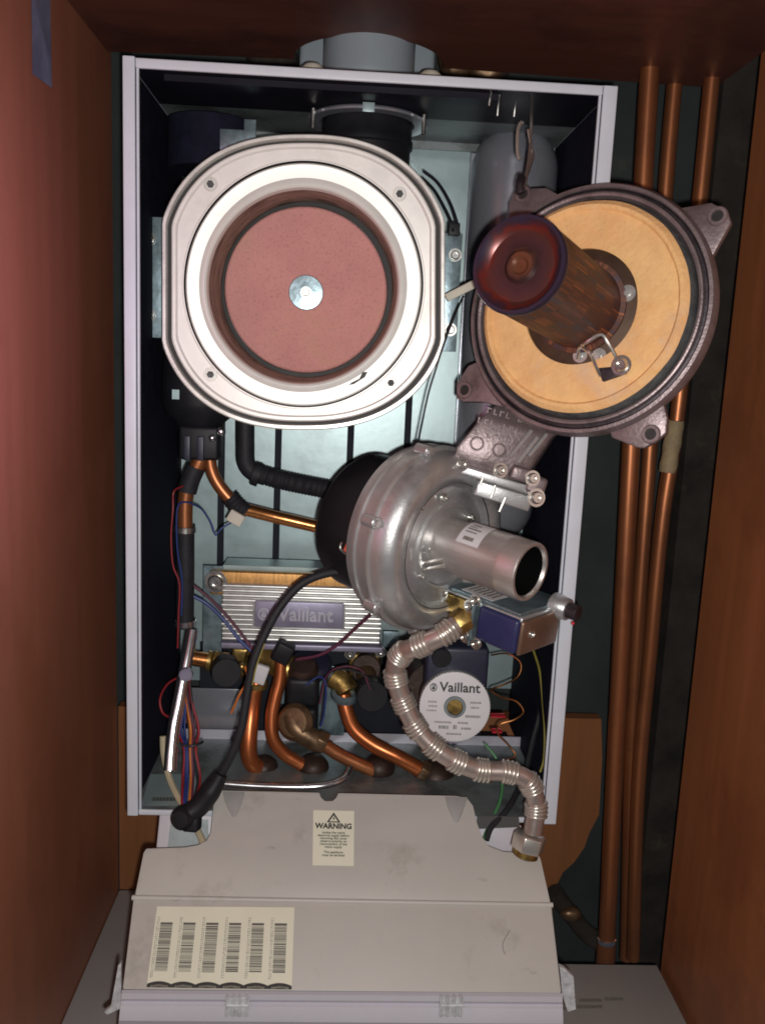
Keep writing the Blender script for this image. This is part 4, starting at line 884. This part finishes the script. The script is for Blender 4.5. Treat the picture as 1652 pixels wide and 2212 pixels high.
for x in (513, 975):
    g = G(); g.wbox(P(x-24, 2196, -.1565), P(x+26, 2153, -.1560), .0002)
    for k in (-22, -8, 6, 20): g.tube([P(x+k, 2150, -.157), P(x+k-2, 2196, -.157)], .0012, 6, smooth=False)
    g.tube([P(x-22, 2172, -.1575), P(x+24, 2172, -.1575)], .0014, 6, smooth=False)
    g.build('snap_clip', 'clear', t)
for (pts) in (((262, 2080), (256, 2085), (240, 2175), (226, 2186), (232, 2192), (262, 2178)), ((1208, 2088), (1218, 2092), (1238, 2110), (1243, 2180), (1226, 2186), (1214, 2150))):
    G().prism([P(x, y, -.135) for x, y in pts], (0, .004, 0)).build('side_flap', 'clear', t)
# teardrop recesses
for (x, y) in ((505, 1713), (985, 1724)):
    g = G(); n = 12; pts = [A(x+22*math.cos(PI*k/n), y-2, .0009) for k in range(0)]
    ptsx = [(x-24, y-4), (x+24, y-3), (x+18, y+20), (x+9, y+42), (x+3, y+52), (x-3, y+51), (x-10, y+38), (x-19, y+18)]
    g.prism([A(px_, py_, .0010) for px_, py_ in ptsx], nA*-.002); g.build('recess', 'boxdark', t, bevel=.0005)
# underside tray peeking behind left and right notches
a_ = P(342, 1830, -.02); b_ = P(455, 1752, -.02)
g = G(); g.prism([P(338, 1832, -.010), P(346, 1750, .004), P(470, 1752, .004), P(470, 1832, -.010)], (0, .004, -.03)); g.build('inner_tray', 'label' if False else 'boxlip', t, bevel=.001)
g = G(); g.prism([P(362, 1832, -.013), P(370, 1768, .0), P(450, 1770, .0), P(450, 1832, -.013)], (0, .001, -.001)); g.build('tray_floor', 'galvdark', t)
g = G(); g.prism([P(1040, 1842, -.012), P(1030, 1780, -.004), P(1125, 1782, -.004), P(1150, 1842, -.012)], (0, .004, -.03)); g.build('inner_tray', 'boxlip', t, bevel=.001)
g = G(); g.prism([P(1030, 1790, -.009), P(1030, 1762, -.003), P(1120, 1764, -.003), P(1122, 1786, -.008)], (0, .001, -.001)); g.build('tray_slot', 'ink', t)
g = G()
for (x0, y0, x1, y1, x2, y2) in ((1100, 2010, 1085, 2040, 1090, 2062),): g.tube([B(x0, y0, .0018), B(x1, y1, .0018), B(x2, y2, .0018)], .0005, 5)
g.build('scratch', 'boxdark', fc)
# --- stickers
def quadmap(c, fn, h):
    TL_, TR_, BR_, BL_ = c
    def f(u, v):
        x = (TL_[0]*(1-u)+TR_[0]*u)*(1-v)+(BL_[0]*(1-u)+BR_[0]*u)*v; y = (TL_[1]*(1-u)+TR_[1]*u)*(1-v)+(BL_[1]*(1-u)+BR_[1]*u)*v
        return fn(x, y, h)
    return f
st = thing('barcode_sticker', 'cream sticker with six upright barcodes on the front of the control box', 'sticker', B(475, 2040, .002))
cs = ((340, 1958), (636, 1960), (630, 2138), (317, 2133))
f0 = quadmap(cs, B, .0020); f1 = quadmap(cs, B, .0023)
G().poly([f0(0, 0), f0(1, 0), f0(1, 1), f0(0, 1)]).build('paper', 'label', st)
for i in range(6):
    g = G(); u0 = .040+i*.1645; v = .195
    while v < .80:
        w_ = random.choice((.006, .006, .011, .017)); 
        if .195 <= v < .22: w_ = .028
        g.poly([f1(u0, v), f1(u0+.088, v), f1(u0+.088, min(v+w_, .81)), f1(u0, min(v+w_, .81))]); v += w_+random.choice((.005, .006, .010))
    g.build('barcode', 'barink', st)
    g = G(); v = .13
    while v < .86:
        w_ = random.uniform(.008, .02); g.poly([f1(u0-.026, v), f1(u0-.020, v), f1(u0-.020, v+w_), f1(u0-.026, v+w_)])
        w_2 = random.uniform(.008, .02); g.poly([f1(u0-.014, v), f1(u0-.009, v), f1(u0-.009, v+w_2), f1(u0-.014, v+w_2)]); v += .026
    g.build('side_print', 'inkgrey', st)
g = G(); n = 72
for k in range(n):
    def hgt(q): return .955-.035*abs(math.sin(q*6*PI))**.8
    a, b = k/n, (k+1)/n; g.poly([f1(a, hgt(a)), f1(b, hgt(b)), f1(b, .998), f1(a, .998)])
g.build('wavy_band', 'ink', st)
f2 = quadmap(cs, B, .0026)
g = G()
for i in range(6):
    for k in range(9):
        u = (i+.5)/6+(k-4)*.0135; v = .958+.012*abs(k-4)/4; g.poly([f2(u, v), f2(u+.006, v), f2(u+.003, v+.024), f2(u-.003, v+.024)])
g.build('band_print', 'inkgrey2', st)
wt = thing('warning_sticker', 'small cream warning sticker with black triangle on the sloping cover', 'sticker', A(720, 1810, .002))
cw = ((677, 1750), (765, 1752), (764, 1871), (675, 1869)); f0 = quadmap(cw, A, .0008); f1 = quadmap(cw, A, .0011)
G().poly([f0(0, 0), f0(1, 0), f0(1, 1), f0(0, 1)]).build('paper', 'label', wt)
g = G(); tri = [(.5, .03), (.67, .215), (.33, .215)]; ti = [(.5, .085), (.605, .195), (.395, .195)]
for k in range(3):
    a, b = tri[k], tri[(k+1) % 3]; c, d = ti[k], ti[(k+1) % 3]; g.poly([f1(*a), f1(*b), f1(*d), f1(*c)])
g.poly([f1(.52, .10), f1(.47, .15), f1(.50, .15), f1(.48, .185), f1(.54, .14), f1(.51, .14)]); g.build('triangle', 'ink', wt)
def wl(s_, u, v, size, m='ink', off=0.):
    o_ = f1(u, v); xa = f1(1, v)-f1(0, v); mx = frame(o_, nA, xa); text(s_, size, mx, m, wt, 'lettering', .0001, off)
wd = (f1(1, .5)-f1(0, .5)).length; ht = (f1(.5, 1)-f1(.5, 0)).length
wl('WARNING', .5, .285, wd*.185, off=.0003)
for k, s_ in enumerate(('Isolate the mains', 'electrical supply before', 'removing this cover', 'observe polarity on', 'reconnection of the', 'mains supply')): wl(s_, .5, .40+k*.052, wd*.082, 'ink', .00005)
for k, s_ in enumerate(('This appliance', 'must be earthed')): wl(s_, .5, .755+k*.055, wd*.082, 'ink', .00005)

# ================================================================ copper risers on the right
t = thing('copper_riser', 'leftmost and thickest copper pipe right of the boiler with soldered collar at its foot', 'pipe', P(1310, 2070, .19), 'copper pipes right of the boiler')
pts = [P(1408, 60, .20), P(1388, 400, .20), P(1365, 900, .20), P(1345, 1300, .20), P(1328, 1650, .20), P(1309, 2040, .20)]
r = 19*S(pts[3]); G().tube(pts, r, 24, .02).build('pipe', 'copperold', t)
dd = (pts[-1]-pts[-2]).normalized()
G().lathe(frame(P(1309, 2030, .20), dd), [(r, -.004), (r*1.18, -.003), (r*1.2, .001), (r*1.12, .003)], 28).build('solder_ring', 'steel', t)
G().lathe(frame(P(1309, 2034, .20), dd), [(r*1.15, 0), (r*1.15, .06), (r*.9, .062)], 28).build('fitting', 'copperold', t)
t = thing('copper_riser', 'middle of three copper pipes right of the boiler, thinnest', 'pipe', P(1350, 2000, .25), 'copper pipes right of the boiler')
pts = [P(1468, 50, .25), P(1436, 420, .25), P(1402, 980, .25), P(1380, 1300, .25), P(1362, 1650, .25), P(1352, 2070, .25)]
G().tube(pts, 15.5*S(pts[3]), 20, .02).build('pipe', 'copperold', t)
t = thing('copper_riser', 'right of three copper pipes right of the boiler, wrapped once in masking tape', 'pipe', P(1380, 2000, .22), 'copper pipes right of the boiler')
pts = [P(1548, 50, .22), P(1512, 420, .22), P(1462, 900, .22), P(1430, 1120, .22), P(1404, 1400, .22), P(1378, 1700, .22), P(1366, 2070, .22)]
r = 16*S(pts[3]); G().tube(pts, r, 20, .02).build('pipe', 'copperold', t)
a_, b_ = P(1459, 908, .215), P(1441, 1020, .215); dd = (b_-a_).normalized()
G().tube([a_, a_.lerp(b_, .3), a_.lerp(b_, .7), b_], lambda l, L: r*1.10+.0005*math.sin(l*260), 16, .004).build('tape_wrap', 'masking', t, wob=.0012)
# rubble heap / old pipe at lower right
t = thing('old_fitting', 'dark soldered old pipe fitting lying low behind the control box at right', 'pipe fitting', P(1250, 2040, .24))
G().tube([P(1195, 1925, .25), P(1225, 1965, .25), P(1260, 2010, .24), P(1310, 2045, .22)], .012, 14).build('pipe', 'rough', t, wob=.002)
G().ball(P(1232, 1975, .235), .010, 8, (1.5, 1, 1)).build('solder_blob', 'brown', t, wob=.003)

# ================================================================ light, world, camera
w = bpy.data.worlds.new('World'); SC.world = w; w.use_nodes = True
w.node_tree.nodes['Background'].inputs['Color'].default_value = (.45, .45, .62, 1); w.node_tree.nodes['Background'].inputs['Strength'].default_value = .06
def light(name, kind, loc, power, col, size=.01, target=None, **k):
    l = bpy.data.lights.new(name, kind); l.energy = power; l.color = col
    if kind == 'AREA': l.shape = 'DISK'; l.size = size
    elif kind in ('POINT', 'SPOT'): l.shadow_soft_size = size
    if kind == 'SPOT': l.spot_size = k.get('cone', 1.6); l.spot_blend = 1.
    o = bpy.data.objects.new(name, l); COL.objects.link(o); o.location = loc
    if target is not None: o.rotation_euler = (V(target)-V(loc)).to_track_quat('-Z', 'Y').to_euler()
    return o
right = RC @ V((1, 0, 0)); upc = RC @ V((0, 0, 1)); fw = RC @ V((0, 1, 0))
tgt = P(790, 1120, .0)
light('phone_flash', 'POINT', CAMP+right*.012-upc*.018-fw*.01, 19.5, (1., .97, .93), .006)
light('haze_fill', 'SPOT', CAMP+right*.26+upc*.0-fw*.12, 95.0, (.80, .50, 1.), .12, V((-.08, -.50, .50)), cone=.85)  # added mauve fill imitating lens haze on the left side, no real source
cd = bpy.data.cameras.new('camera'); co = bpy.data.objects.new('camera', cd); COL.objects.link(co)
cd.sensor_fit = 'VERTICAL'; cd.sensor_height = 24; cd.lens = 24*F/2212; cd.clip_start = .01; cd.clip_end = 50
mw = Matrix((right, upc, -fw)).transposed().to_4x4(); mw.translation = CAMP; co.matrix_world = mw; SC.camera = co
SC.view_settings.view_transform = 'Standard'; SC.view_settings.look = 'None'; SC.view_settings.exposure = 0
SC.cycles.max_bounces = 8

SC.cycles.filter_width = 1.8
